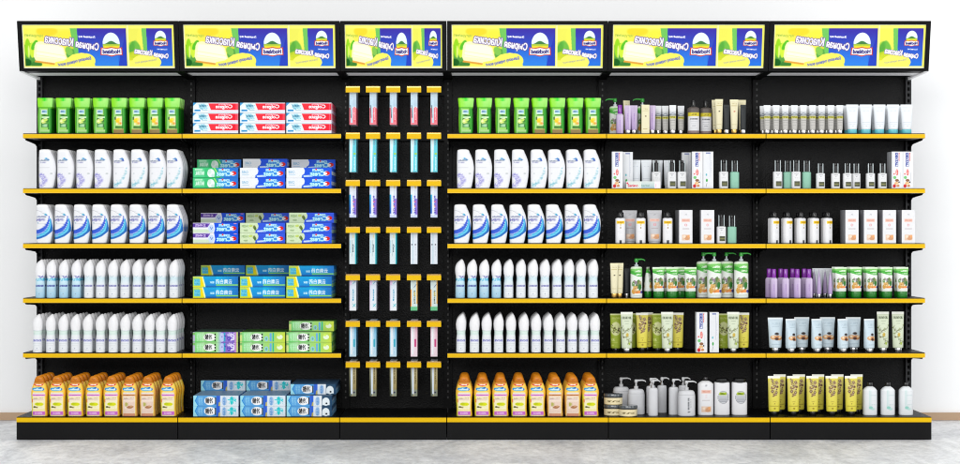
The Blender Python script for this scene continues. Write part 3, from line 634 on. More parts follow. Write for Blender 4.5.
# ================================================================== TOOTHPASTE CARTONS, SECOND BAY
BW, BH = 45.2, 10.25
def cart(kind):
    c = CV(465, 104, (245, 246, 250), .9)
    W = (250, 252, 255)
    if kind == 'red':
        c.rect(0, 0, 465, 104, (232, 243, 250)); c.poly([(0, 0), (36, 0), (0, 34)], (70, 160, 210)); c.ell(62, 60, 44, 34, (250, 252, 255)); c.dots(30, 60, 14, 150, 66, 3, 12, [(150, 210, 226), (190, 230, 240), (120, 190, 210)], .8, 2); c.ell(100, 36, 44, 20, (170, 214, 226), .7); c.text('TRIPLE', 100, 34, 70, 18, (60, 130, 160), bold=.8); c.rect(14, 70, 76, 88, (50, 150, 206)); c.rect(90, 72, 150, 78, (150, 190, 200))
        c.poly([(158, 8), (462, 8), (462, 76), (184, 76)], (224, 18, 54)); c.poly([(158, 8), (240, 8), (250, 76), (184, 76)], (238, 52, 70)); c.rect(440, 8, 452, 76, (240, 90, 110))
        c.text('CAVITY PROTECTION', 316, 17, 108, 12, (255, 220, 224), bold=.8); c.text('Colgate', 318, 44, 170, 46, W, bold=2.4); c.rect(150, 84, 465, 92, (240, 214, 226), .8)
    elif kind in ('green', 'white', 'palegreen', 'purple'):
        blue = (24, 92, 214)
        if kind == 'green':
            c.rect(0, 0, 465, 104, (44, 124, 206)); c.poly([(0, 0), (236, 0), (286, 104), (0, 104)], (70, 196, 130)); c.rect(8, 8, 120, 96, (110, 214, 160), .7); c.rect(20, 8, 100, 26, (190, 236, 206)); c.text('NATURAL', 70, 54, 90, 40, (214, 246, 226), bold=2.5, out=1, oc=(40, 150, 100)); c.ell(186, 56, 38, 44, (238, 246, 244)); c.ell(170, 40, 18, 26, (214, 238, 226)); c.ell(206, 80, 18, 18, (206, 232, 224)); c.line([(220, 4), (248, 50), (264, 104)], 7, (200, 240, 130)); c.poly([(238, 0), (262, 0), (320, 104), (286, 104)], (60, 160, 180)); c.rect(0, 96, 280, 104, (50, 170, 110))
        elif kind == 'purple':
            c.rect(0, 0, 465, 104, (240, 242, 248)); c.rect(0, 6, 150, 46, (92, 56, 156)); c.poly([(150, 6), (178, 6), (150, 46)], (120, 90, 180)); c.text('3D WHITE', 78, 26, 106, 24, (226, 214, 246), bold=1.6); c.rect(0, 66, 200, 100, (214, 230, 206)); c.ell(188, 58, 30, 40, (206, 222, 244)); c.line([(176, 40), (190, 66), (204, 44)], 5, (70, 110, 190)); c.poly([(216, 0), (465, 0), (465, 104), (216, 104), (228, 60)], blue); c.rect(420, 4, 450, 12, (230, 160, 190))
        else:
            base = (238, 241, 245) if kind == 'white' else (214, 230, 196)
            c.rect(0, 0, 465, 104, blue if kind == 'white' else (56, 96, 214)); c.poly([(0, 0), (178, 0), (190, 30), (184, 60), (160, 76), (156, 104), (0, 104)], base); c.ell(160, 36, 26, 38, base)
            if kind == 'white': c.text('CARE', 52, 44, 64, 26, (160, 196, 220), bold=1.2); c.rect(22, 70, 92, 76, (176, 206, 226)); c.dots(10, 110, 60, 170, 96, 2, 7, [(220, 226, 206)], .6)
            else: c.text('NEEM', 50, 34, 64, 22, (150, 176, 130), bold=1); c.ell(60, 78, 26, 8, (170, 190, 150)); c.ell(146, 44, 14, 18, (120, 130, 70)); c.ell(156, 60, 12, 18, (90, 120, 50)); c.ell(110, 30, 20, 12, (196, 214, 120)); c.dots(20, 20, 10, 150, 98, 3, 10, [(226, 238, 210), (200, 222, 170)], .6, 8)
            c.poly([(176, 78), (262, 72), (270, 92), (176, 96)], (206, 224, 250))
        c.ell(345, 56, 98, 34, (90, 190, 226), .55)
        c.text('COMPLETE', 322, 24, 110, 22, (206, 240, 250), bold=1.8, out=1.5, oc=(50, 150, 214)); c.text('Crest', 318, 60, 150, 44, (200, 244, 250), bold=3, out=2, oc=(30, 120, 200))
        c.ell(414, 58, 32, 24, W); c.ell(420, 56, 27, 20, (206, 24, 36)); c.ell(404, 58, 16, 11, (246, 240, 244)); c.ell(306, 16, 9, 9, (226, 70, 70))
    elif kind == 'herbal':
        c.grad(0, 0, 465, 104, (20, 168, 216), (30, 140, 206)); c.grad(240, 0, 465, 104, (20, 190, 226), (34, 110, 184), horiz=True, a=.8); c.poly([(0, 0), (90, 0), (128, 104), (0, 104)], (176, 216, 110)); c.poly([(66, 0), (96, 0), (120, 90), (84, 104)], (240, 222, 10)); c.poly([(90, 0), (104, 0), (134, 104), (118, 104)], (236, 244, 190)); c.rect(12, 24, 74, 88, (96, 190, 220)); c.dots(26, 14, 26, 74, 86, 3, 9, [(120, 206, 230), (150, 220, 226), (80, 176, 190)], .8, 9); c.rect(0, 92, 110, 104, (220, 226, 60)); c.rect(0, 0, 84, 10, (216, 226, 120))
        c.text('国家', 196, 58, 42, 20, (210, 238, 248), bold=1.5); c.text('云南白药', 318, 50, 170, 44, W, bold=1.0); c.rect(238, 78, 462, 90, (150, 216, 120)); c.rect(128, 90, 465, 104, (24, 96, 166), .6)
    elif kind in ('mint', 'lilac', 'lime'):
        c.rect(0, 0, 465, 104, (164, 214, 150)); c.rect(0, 0, 24, 104, (214, 226, 150) if kind != 'lilac' else (190, 190, 210)); c.rect(0, 4, 22, 30, (140, 190, 120)); c.grad(22, 0, 120, 104, (140, 214, 136), (186, 226, 176), horiz=True)
        for q, xx in enumerate((48, 74, 96)): c.text('净护', xx, 50, 18, 84, (196, 240, 200), bold=1)
        c.ell(172, 52, 62, 40, (246, 250, 246)); c.text('冷酸', 160, 50, 74, 54, (26, 26, 30), bold=1.5); c.rect(222, 14, 234, 92, (30, 40, 30)); c.rect(222, 34, 234, 44, (246, 250, 246)); c.rect(222, 66, 234, 74, (246, 250, 246))
        c.rect(0, 92, 240, 100, (96, 190, 96), .7)
        if kind == 'lilac':
            c.grad(244, 0, 300, 104, (180, 230, 170), (170, 180, 226), horiz=True); c.rect(290, 0, 465, 104, (146, 122, 200)); c.ell(300, 54, 26, 46, (196, 206, 238)); c.rect(318, 6, 334, 98, (60, 170, 200)); c.ell(398, 52, 40, 36, (224, 220, 246)); c.ell(372, 62, 20, 26, (100, 70, 180)); c.dots(26, 300, 6, 450, 98, 3, 10, [(206, 196, 240), (90, 64, 170), (236, 236, 250)], .7, 6); c.rect(430, 0, 465, 104, (196, 150, 206)); c.rect(447, 0, 465, 104, (196, 206, 140))
        else:
            c.grad(244, 0, 465, 104, (170, 220, 140), (200, 222, 96), horiz=True); c.ell(272, 68, 20, 26, (166, 206, 230)); c.ell(272, 68, 9, 14, (120, 200, 140)); c.rect(306, 10, 326, 96, (120, 180, 226)); c.rect(334, 6, 350, 98, (60, 190, 160)); c.ell(410, 50, 30, 24, (238, 248, 224)); c.ell(398, 30, 16, 12, (214, 240, 120)); c.rect(440, 10, 465, 94, (206, 222, 90))
    elif kind in ('blue', 'polar'):
        c.rect(0, 0, 465, 104, (104, 170, 220)); c.poly([(0, 0), (40, 0), (14, 50), (46, 104), (0, 104)], (170, 226, 240)); c.line([(44, 0), (20, 52), (50, 104)], 6, (30, 140, 206))
        for xx in (62, 86): c.text('净护', xx, 52, 18, 86, (150, 206, 236), bold=1)
        c.ell(172, 52, 60, 44, (248, 250, 252)); c.text('冷酸', 162, 50, 76, 56, (26, 26, 30), bold=1.5); c.rect(222, 16, 234, 90, (60, 66, 80)); c.rect(238, 0, 282, 104, (60, 110, 206)); c.poly([(256, 104), (262, 66), (284, 60), (288, 104)], (190, 180, 120))
        c.rect(276, 0, 465, 104, (226, 236, 244))
        c.ell(318, 54, 24, 46, (180, 204, 232)); c.text('亮白', 318, 54, 22, 80, (110, 160, 210), bold=1)
        if kind == 'blue': c.ell(394, 50, 16, 42, (60, 206, 206)); c.dots(26, 364, 8, 450, 98, 3, 9, [(70, 206, 214), (150, 226, 230), (236, 244, 250), (40, 180, 200)], .9, 3); c.line([(356, 40), (440, 46)], 9, (70, 210, 214)); c.rect(342, 0, 347, 104, (200, 214, 226))
        else: c.rect(346, 0, 362, 104, (240, 244, 248)); c.rect(362, 0, 465, 104, (50, 84, 112)); c.ell(404, 60, 38, 42, (236, 244, 248)); c.rect(366, 60, 442, 96, (236, 244, 248)); c.ell(410, 78, 10, 9, (40, 50, 60)); c.rect(452, 0, 465, 104, (30, 74, 110))
    return c.blur(.8)
def endcv(cols, hb=104):
    cols = [tuple(min(250, q * 1.12 + 24) for q in cc) for cc in cols]
    c = CV(50, 104, cols[0], .5); n = len(cols)
    for i, cc in enumerate(cols): c.rect(0, i * 104 / n, 50, (i + 1) * 104 / n, cc)
    c.rect(0, 0, 4, 104, (60, 60, 70), .45); c.rect(0, 0, 50, 3, (60, 60, 70), .5); c.rect(8, 40, 40, 62, (230, 234, 240), .5); return c
ends = dict(red=endcv([(200, 70, 90), (170, 60, 80), (190, 170, 190)]), green=endcv([(30, 80, 150), (60, 120, 130)]), white=endcv([(40, 80, 180), (190, 200, 216), (30, 70, 170)]),
            palegreen=endcv([(40, 70, 160), (60, 90, 170), (150, 176, 150)]), purple=endcv([(30, 70, 170), (40, 60, 150)]), herbal=endcv([(20, 100, 150), (30, 120, 160), (120, 170, 120)]),
            mint=endcv([(90, 170, 80), (130, 190, 90)]), lilac=endcv([(110, 90, 160), (120, 160, 120)]), lime=endcv([(70, 130, 70), (120, 170, 80)]), blue=endcv([(60, 120, 180), (160, 190, 210)]), polar=endcv([(30, 60, 90), (80, 120, 150)]))
tops = dict(red=(226, 226, 232), green=(120, 190, 170), white=(150, 180, 230), palegreen=(140, 160, 210), purple=(120, 130, 190), herbal=(60, 150, 190), mint=(92, 140, 84), lilac=(96, 120, 112), lime=(86, 132, 72), blue=(150, 180, 206), polar=(70, 100, 130))
CART = {}
for k in ends:
    CART[k] = carton_mesh('carton', BW * KS - .0006, BH * KS * .985, .0505, cart(k), side=ends[k], top=tops[k])
CD = .0512
DESC = dict(red='red and white', green='green and blue', white='white and blue', palegreen='pale green and blue', purple='purple, white and blue', herbal='turquoise and lime', mint='bright green', lilac='green and violet', lime='lime green', blue='light blue and white', polar='dark blue')
STK = ['left stack', 'middle stack', 'right stack']
def carton(kind, px, Y, z, s, st, layer, r):
    nm = ['bottom', 'second', 'third'][layer] + ' layer'
    if (1, s, st, layer, r) in HIDE: return
    place(CART[kind], 'toothpaste_carton', (X(px, Y) + rng.uniform(-.0006, .0006), Y, z), f"{DESC[kind]} toothpaste carton, {nm}, {ROW[r]}, {STK[st]}, {SHW[s]}, {BAY[1]}", 'toothpaste carton', 'toothpaste cartons stacked in the second bay')
BZ = BH * KS
kinds = {0: ['red'] * 3, 1: ['green', 'white', 'white'], 2: ['purple', 'palegreen', 'palegreen'], 3: ['herbal'] * 3, 4: ['lilac', 'lime', 'lime'], 5: ['blue', 'blue', 'polar']}
SX = [193.0, 240.0, 286.4]
for s in range(6):
    yf = -.322 if s < 5 else -.430
    hz = BZ * (1.05 if s == 3 else 1.0)
    for st in range(3):
        k = kinds[s][st]; lay = 3 if s == 0 else 2
        px = SX[st] + (.3 if s == 5 else 0)
        nd = 6 if s < 5 else 7
        for l in range(lay):
            for r in range(6):
                x_at = X(px, yf)
                if (1, s, st, l, r) in HIDE: continue
                nm = ['bottom', 'second', 'third'][l] + ' layer'
                o = place(CART[k], 'toothpaste_carton', (x_at + rng.uniform(-.0005, .0005), yf + r * CD, ZS[s] + .0003 + l * hz), f"{DESC[k]} toothpaste carton, {nm}, {ROW[r]}, {STK[st]}, {SHW[s]}", 'toothpaste carton', 'toothpaste cartons stacked in the second bay')
                if s == 3: o.scale = (1, 1, 1.05)
                if s == 5: o.scale = (KB / KS, 1, 1)
# loose top cartons set further back
for s, st, k, px, Y, r, lay in ((1, 0, 'green', 197.2, -.075, 5, 2), (1, 1, 'white', 243.0, -.14, 4, 2), (1, 2, 'white', 291.4, -.062, 5, 2),
                           (2, 0, 'purple', 200.8, -.075, 5, 2), (2, 1, 'palegreen', 246.0, -.075, 5, 2), (2, 2, 'palegreen', 289.2, -.24, 2, 2),
                           (3, 0, 'herbal', 201.0, -.075, 5, 2), (3, 1, 'herbal', 246.0, -.075, 5, 2), (3, 2, 'herbal', 289.0, -.24, 2, 2),
                           (4, 2, 'lime', 289.1, -.25, 2, 2), (5, 0, 'blue', 201.0, -.14, 5, 2), (5, 1, 'blue', 246.2, -.14, 5, 2), (5, 2, 'polar', 290.6, -.36, 1, 2)):
    hz = BZ * (1.05 if s == 3 else 1.0)
    z = ZS[s] + .0006 + 2 * hz
    o = place(CART[k], 'toothpaste_carton', (X(px, Y), Y, z), f"{DESC[k]} toothpaste carton lying alone atop the {STK[st]}, {SHW[s]}", 'toothpaste carton', 'toothpaste cartons stacked in the second bay', rz=rng.uniform(-.01, .01))
    if (s, st) in ((1, 1), (2, 2), (3, 2), (4, 2), (5, 2)):
        n2 = 1 + int((-.06 - Y) / CD) - 1
        for q in range(1, n2 + 1):
            if (9, s, st, q) in HIDE: continue
            place(CART[k], 'toothpaste_carton', (X(px, Y) + .0004, Y + q * CD, z), f"{DESC[k]} toothpaste carton, top layer, {ROW[q]}, {STK[st]}, {SHW[s]}", 'toothpaste carton', 'toothpaste cartons stacked in the second bay')

# ================================================================== TOOTHBRUSH CARTONS ON HOOKS
def tb_art(kind):
    c = CV(67, 370, (232, 238, 244), .9)
    if kind == 'red':
        c.grad(0, 0, 67, 190, (226, 234, 240), (190, 214, 230)); c.rect(0, 205, 67, 370, (232, 140, 152)); c.rect(14, 60, 32, 352, (206, 228, 240)); c.line([(10, 180), (16, 300)], 6, (40, 60, 70)); c.rect(40, 196, 58, 340, (236, 112, 126)); c.text('Colgate', 48, 262, 120, 12, (255, 226, 230), rot=90, bold=.6); c.dots(16, 10, 40, 60, 180, 1, 3, [(120, 140, 160), (236, 150, 170)], .7)
    elif kind == 'teal':
        c.rect(0, 0, 67, 370, (120, 212, 224)); c.poly([(0, 0), (36, 60), (22, 370), (6, 370)], (214, 240, 244)); c.line([(14, 10), (22, 100), (20, 350)], 12, (230, 240, 244)); c.text('sensitive', 52, 290, 130, 14, (226, 250, 252), rot=90, bold=.8); c.rect(40, 186, 62, 202, (176, 216, 110)); c.text('Oral', 46, 80, 60, 14, (150, 120, 150), rot=90); c.ell(50, 30, 12, 20, (190, 226, 232))
    elif kind == 'violet':
        c.grad(0, 0, 67, 370, (230, 236, 244), (206, 214, 238)); c.rect(46, 180, 67, 340, (140, 110, 206), .8); c.grad(0, 140, 14, 330, (60, 180, 214), (40, 90, 180)); c.rect(16, 40, 34, 350, (236, 242, 248)); c.text('3D white', 44, 240, 180, 20, (90, 80, 180), rot=90, bold=1); c.ell(48, 60, 12, 20, (226, 214, 176)); c.ell(44, 210, 7, 9, (236, 120, 170)); c.dots(12, 34, 200, 60, 330, 2, 5, [(250, 150, 120), (90, 90, 190)], .8, 3)
    elif kind == 'mint':
        c.rect(0, 0, 67, 370, (222, 234, 238)); c.rect(56, 0, 67, 370, (70, 180, 190)); c.line([(28, 130), (28, 290)], 4, (170, 190, 190)); c.text('soft', 38, 210, 80, 10, (60, 80, 90), rot=90, bold=.6); c.rect(6, 130, 12, 260, (160, 206, 220)); c.ell(38, 90, 5, 20, (226, 220, 170))
    elif kind == 'plain':
        c.rect(0, 0, 67, 370, (226, 232, 240)); c.rect(16, 0, 30, 370, (206, 222, 230)); c.ell(14, 174, 7, 6, (60, 50, 66)); c.ell(48, 174, 7, 6, (60, 50, 66)); c.text('ultra soft', 50, 240, 100, 9, (170, 176, 190), rot=90)
    elif kind == 'pink':
        c.grad(0, 0, 67, 370, (216, 226, 238), (236, 240, 244)); c.ell(50, 30, 18, 34, (236, 120, 190)); c.ell(14, 40, 12, 70, (226, 200, 230)); c.text('gentle', 38, 210, 120, 14, (70, 160, 190), rot=90, bold=.8); c.line([(34, 96), (56, 70)], 4, (50, 150, 180)); c.line([(34, 330), (60, 300)], 6, (60, 190, 200)); c.line([(34, 300), (60, 330)], 4, (60, 190, 200)); c.rect(0, 0, 8, 370, (206, 186, 206), .6)
    elif kind == 'amber':
        c.rect(0, 0, 67, 370, (214, 228, 226)); c.rect(58, 60, 67, 300, (236, 190, 110)); c.rect(0, 150, 10, 330, (240, 170, 90)); c.rect(0, 330, 67, 370, (120, 196, 150)); c.text('herbal', 40, 230, 130, 14, (90, 100, 96), rot=90, bold=.8); c.line([(40, 60), (56, 30)], 5, (60, 110, 170)); c.line([(34, 130), (56, 100)], 5, (90, 100, 150)); c.ell(40, 200, 9, 26, (226, 206, 130), .7)
    elif kind in ('sky', 'rose'):
        a = (206, 226, 238) if kind == 'sky' else (236, 222, 230); b = (110, 180, 214) if kind == 'sky' else (226, 180, 196)
        c.rect(0, 0, 67, 370, a); c.grad(46, 0, 67, 370, b, a); c.rect(12, 30, 28, 350, (238, 242, 246)); c.rect(38, 190, 56, 270, (60, 170, 190) if kind == 'sky' else (190, 60, 120), .85); c.line([(34, 60), (40, 180)], 2, b); c.rect(0, 0, 6, 370, b, .6); c.dots(8, 34, 290, 60, 350, 2, 4, [b], .7)
    else:
        c.rect(0, 0, 67, 370, (186, 178, 146)); c.grad(0, 0, 14, 370, (200, 196, 170), (70, 76, 56)); c.rect(14, 0, 32, 350, (226, 236, 246)); c.grad(34, 0, 67, 330, (206, 200, 170), (160, 146, 100)); c.text('charcoal', 50, 150, 180, 14, (110, 96, 60), rot=90, bold=.5); c.rect(34, 300, 67, 370, (150, 156, 140)); c.ell(46, 330, 9, 9, (60, 60, 90)); c.ell(16, 356, 10, 12, (120, 130, 120))
    return c.blur(.6)
TBK = [['red'] * 5, ['teal'] * 5, ['violet'] * 5, ['mint'] * 3 + ['plain'] * 2, ['pink'] * 3 + ['amber'] * 2, ['sky'] * 3 + ['rose'] * 2, ['dark'] * 5]
side_tb = dict(red=(230, 176, 184), teal=(150, 206, 218), violet=(160, 150, 200), mint=(90, 180, 190), plain=(206, 214, 222), pink=(206, 206, 220), amber=(206, 190, 140), sky=(130, 180, 206), rose=(216, 190, 204), dark=(120, 116, 92))
tbn = dict(red='red and white', teal='turquoise', violet='white and violet', mint='white and mint', plain='plain white', pink='white and pink', amber='white and amber', sky='pale blue', rose='pale pink', dark='beige and grey')
ORW = ['first', 'second', 'third', 'fourth', 'fifth', 'sixth', 'bottom']
TBM = {}
for k in side_tb:
    sc_ = CV(40, 370, side_tb[k], .3); sc_.grad(0, 0, 40, 370, side_tb[k], tuple(q * .85 for q in side_tb[k])); sc_.rect(0, 0, 5, 370, tuple(q * .6 for q in side_tb[k]))
    if k == 'red': sc_.grad(0, 0, 40, 200, (200, 214, 224), (190, 206, 220)); sc_.rect(0, 200, 40, 370, (226, 120, 136))
    TBM[k] = carton_mesh('brush_carton', 6.75 * 9.33 / FPX, 1.0, .0405, tb_art(k), side=sc_, top=(206, 208, 212))
for r in range(7):
    ztag = zt(TAGY[r], 9.3); top = ztag + .003 if r < 5 else ztag + .006; bot = zt(BOTY[r], 9.33)
    for q, px in enumerate(HX):
        k = TBK[r][q]
        for d in range(4):
            if (2, r, q, d) in HIDE: continue
            Y = -.27 + d * .0425
            o = place(TBM[k], 'toothbrush_carton', (X(px, -.27) - 3.4 * 9.33 / FPX, Y, bot), f"{tbn[k]} toothbrush carton, hook {['leftmost', 'second from left', 'middle', 'second from right', 'rightmost'][q]}, {ROW[d]}, {ORW[r]} hook row", 'toothbrush carton', 'toothbrush cartons hanging on hooks')
            o.scale = (1, 1, top - bot)
# ================================================================== COSMETICS ON THE FIFTH AND SIXTH BAYS
def sym(name, prof, depth, cv, n=2.4, mat='plastic', seg=56, rows=64, K=KS, exps=None):
    """prof: (h, half width[, depth factor]) in photo px; origin in the middle of the footprint"""
    me = bottle_mesh(name, [(p[0], -p[1], p[1]) + tuple(p[2:3]) for p in prof], depth, cv, K, n=n, seg=seg, rows=rows, mat=mat, exps=exps)
    me.transform(Matrix.Translation((0, -depth / 2 * K, 0))); return me
def lathe(name, levels, mat, seg=24, n=2.0, K=KS):      # levels (h, half width, half depth)
    return MB().loft([(h * K, 0, 0, a * K, b * K) for h, a, b in levels], seg, n).mesh(name, MAT[mat], True)
def plain(c): return CV(40, 60, c, .5)
def tube(art, H, wt, wb, hc, capmat, dep=None, n=2.2, wc=None, stripes=None):
    dep = dep or wb * .8; wc = wc or wb * .92
    body = sym('body', [(hc, wb / 2 * .94, .9), (hc + .6, wb / 2, 1), (hc + (H - hc) * .5, (wb * .5 + wt * .5) / 2, .78), (H - 3.0, wt / 2 * .985, .25), (H - 2.2, wt / 2, .11), (H, wt / 2, .10)], dep, art, n=n, mat='soft', rows=70)
    cap = lathe('cap', [(0, wc / 2 * .96, dep / 2 * .88), (.3, wc / 2, dep / 2 * .92), (hc - .5, wc / 2, dep / 2 * .92), (hc - .02, wc / 2 * .97, dep / 2 * .88)], capmat)
    return [('body', body), ('cap', cap)]
def pump(headmat, neckmat, z, hn, w=4.2, noz=8.5, right=1, headh=3.6, headw=4.2):
    m = MB(); K = KS
    m.loft([(h * K, 0, 0, a * K, a * K) for h, a in ((z, w / 2), (z + hn * .45, w / 2), (z + hn * .48, w / 2 * .45), (z + hn, w / 2 * .42))], 20, 2.0, 1)
    m.loft([(h * K, 0, 0, a * K, a * K) for h, a in ((z + hn - .1, headw / 2 * .9), (z + hn + .4, headw / 2), (z + hn + headh - .6, headw / 2), (z + hn + headh, headw / 2 * .8))], 20)
    zt_ = z + hn + headh - 1.0
    m.tube([(right * headw * .3 * K, 0, zt_ * K), (right * noz * .7 * K, 0, (zt_ + .25) * K), (right * noz * K, 0, (zt_ - .5) * K), (right * (noz + .7) * K, 0, (zt_ - 1.5) * K)], [1.0 * K, .8 * K, .6 * K, .45 * K], 10)
    return m.mesh('pump', [MAT[headmat], MAT[neckmat]], True)
# --- art
def a_herbal(w=150, h=300):
    c = CV(w, h, (238, 242, 236), .6); q = h / 300; p = w / 150
    c.poly([(0, 26 * q), (w, 60 * q), (w, 100 * q), (w * .6, 96 * q), (0, 70 * q)], (90, 180, 80)); c.poly([(0, 20 * q), (w, 6 * q), (w, 66 * q), (0, 40 * q)], (140, 206, 120)); c.poly([(0, 12 * q), (w, 0), (w, 18 * q), (0, 24 * q)], (226, 242, 216)); c.text('HERBAL', w * .6, 46 * q, 76 * p, 15 * q, (240, 250, 236), bold=.9); c.text('CARE', w * .68, 78 * q, 60 * p, 12 * q, (236, 250, 230), bold=.9)
    c.ell(w * .3, 148 * q, 12, 16 * q, (140, 126, 140)); c.ell(w * .22, 170 * q, 14, 26 * q, (120, 156, 100)); c.ell(w * .52, 160 * q, 20, 22 * q, (150, 140, 150)); c.ell(w * .66, 150 * q, 16, 24 * q, (110, 140, 80)); c.ell(w * .78, 170 * q, 16, 30 * q, (150, 150, 110)); c.ell(w * .58, 190 * q, 26, 24 * q, (130, 146, 110)); c.ell(w * .78, 200 * q, 16, 30 * q, (60, 130, 60))
    c.poly([(w * .18, 190 * q), (w * .55, 184 * q), (w * .58, 250 * q), (w * .2, 262 * q)], (222, 186, 120)); c.ell(w * .24, 240 * q, 18, 26 * q, (214, 170, 90)); c.ell(w * .7, 244 * q, 24, 14 * q, (232, 160, 100)); c.ell(w * .5, 250 * q, 20, 10 * q, (226, 150, 80)); c.ell(w * .92, 246 * q, 14, 13 * q, (90, 90, 160)); c.dots(30, w * .15, 140 * q, w * .95, 250 * q, 2, 7, [(200, 140, 170), (240, 230, 180), (60, 110, 50), (150, 90, 60), (250, 246, 240)], .8, 11)
    c.rect(20, 276 * q, w - 20, 282 * q, (200, 206, 200)); return c.blur(.8)
def a_silver():
    c = CV(70, 250, (214, 217, 220), .8); c.rect(0, 0, 70, 60, (238, 240, 242)); c.line([(0, 96), (30, 80), (70, 92)], 9, (150, 156, 164)); c.rect(4, 96, 66, 106, (100, 106, 112), .7); c.rect(2, 110, 68, 134, (216, 212, 110)); c.text('SPF', 34, 122, 44, 12, (120, 116, 50), bold=.5); c.rect(0, 134, 70, 250, (204, 202, 198)); c.rect(10, 150, 60, 156, (160, 160, 156)); c.rect(10, 172, 60, 177, (176, 176, 172)); c.rect(12, 200, 50, 204, (170, 170, 168)); return c.blur(.7)
def a_cream(mark=(60, 50, 40)):
    c = CV(76, 300, (236, 230, 200), .7); c.rect(0, 0, 76, 16, (244, 238, 206)); c.rect(12, 60, 64, 66, (206, 196, 150)); c.text('LIFT', 38, 44, 44, 12, (190, 180, 130)); c.ell(40, 120, 8, 6, mark); c.rect(14, 250, 56, 256, (190, 176, 130)); return c.blur(.6)
def a_lilac(): 
    c = CV(70, 240, (202, 186, 214), .6); c.grad(0, 0, 70, 240, (212, 198, 222), (186, 166, 204)); c.rect(48, 0, 60, 240, (232, 220, 240), .8); c.text('violet', 34, 120, 80, 9, (150, 110, 180), rot=90); return c.blur(.7)
def a_teal():
    c = CV(120, 260, (240, 244, 248), .6); c.text('aqua', 60, 66, 60, 8, (190, 200, 210)); c.rect(20, 186, 96, 190, (206, 214, 220)); c.rect(28, 206, 88, 209, (214, 220, 226)); c.ell(60, 226, 12, 5, (220, 226, 232)); return c.blur(.6)
def a_brown():
    c = CV(117, 270, (96, 88, 84), .7); c.rect(0, 0, 117, 60, (110, 102, 98)); c.rect(2, 60, 115, 96, (214, 200, 70)); c.text('OIL', 60, 78, 50, 14, (120, 110, 30), bold=.6); c.rect(2, 96, 115, 242, (226, 226, 228)); c.text('BOTANICAL', 58, 124, 76, 12, (120, 122, 130), bold=.5); c.rect(24, 150, 92, 155, (176, 178, 184)); c.rect(30, 170, 86, 174, (190, 192, 196)); c.rect(40, 190, 80, 195, (150, 152, 160)); c.rect(24, 214, 92, 218, (196, 198, 200)); c.rect(0, 242, 117, 270, (150, 132, 130)); return c.blur(.7)
def a_serum():
    c = CV(92, 170, (236, 237, 238), .8); c.text('AQUA', 46, 22, 44, 9, (160, 162, 166), bold=.4); c.poly([(36, 34), (56, 34), (46, 46)], (170, 172, 176)); c.text('serum', 46, 66, 34, 7, (170, 172, 176)); c.rect(24, 100, 82, 150, (92, 96, 74)); c.rect(30, 122, 76, 128, (176, 176, 110)); return c.blur(.6)
def a_lotion():
    c = CV(96, 250, (240, 240, 242), .7); c.rect(10, 30, 86, 58, (246, 214, 60)); c.text('SUN', 48, 44, 50, 14, (196, 150, 20), bold=.6); c.poly([(40, 58), (58, 58), (50, 84)], (220, 200, 120)); c.ell(50, 98, 5, 9, (160, 130, 60)); c.rect(24, 132, 72, 136, (206, 208, 212)); c.rect(30, 150, 66, 153, (214, 214, 218)); c.rect(34, 222, 62, 250, (70, 72, 78)); return c.blur(.7)
def a_pinklabel(w, h, base=(236, 236, 238), mirrorpic=True):
    c = CV(w, h, base, .7); q = h / 320; p = w / 140
    c.text('SK', w / 2, 42 * q, 26 * p, 16 * q, (170, 170, 176)); c.rect(26 * p, 84 * q, 114 * p, 114 * q, (238, 204, 192)); c.text('COLLAGEN', w / 2, 99 * q, 70 * p, 10 * q, (216, 160, 146), bold=.4); c.text('13', w / 2, 144 * q, 22 * p, 22 * q, (224, 160, 164), bold=.6); c.rect(34 * p, 178 * q, 106 * p, 183 * q, (176, 160, 160)); c.rect(30 * p, 238 * q, 114 * p, 292 * q, (232, 206, 186)); c.ell(84 * p, 268 * q, 28 * p, 22 * q, (214, 168, 134)); c.ell(54 * p, 256 * q, 16 * p, 12 * q, (246, 228, 210)); c.ell(98 * p, 254 * q, 12 * p, 14 * q, (236, 180, 130)); return c.blur(.7)
def a_olive():
    c = CV(120, 340, (166, 182, 70), .7); c.rect(0, 0, 120, 14, (226, 230, 180)); c.text('OLIVE', 60, 44, 80, 16, (206, 216, 130), mirror=False, bold=.8)
    g = np.random.RandomState(12)
    c.ell(58, 148, 54, 66, (218, 222, 170))
    for q in range(34):
        t = g.uniform(0, 6.28); r = g.uniform(5, 50); c.ell(58 + r * math.cos(t), 148 + r * 1.2 * math.sin(t), g.uniform(6, 13), g.uniform(4, 8), [(96, 92, 46), (140, 150, 60), (206, 212, 160), (74, 64, 44)][g.randint(4)], .95, g.uniform(0, 180))
    c.text('OIL', 30, 256, 34, 22, (214, 222, 150), mirror=False, bold=.8); c.rect(18, 278, 80, 283, (200, 210, 120)); c.ell(26, 310, 12, 9, (206, 214, 120)); return c.blur(.7)
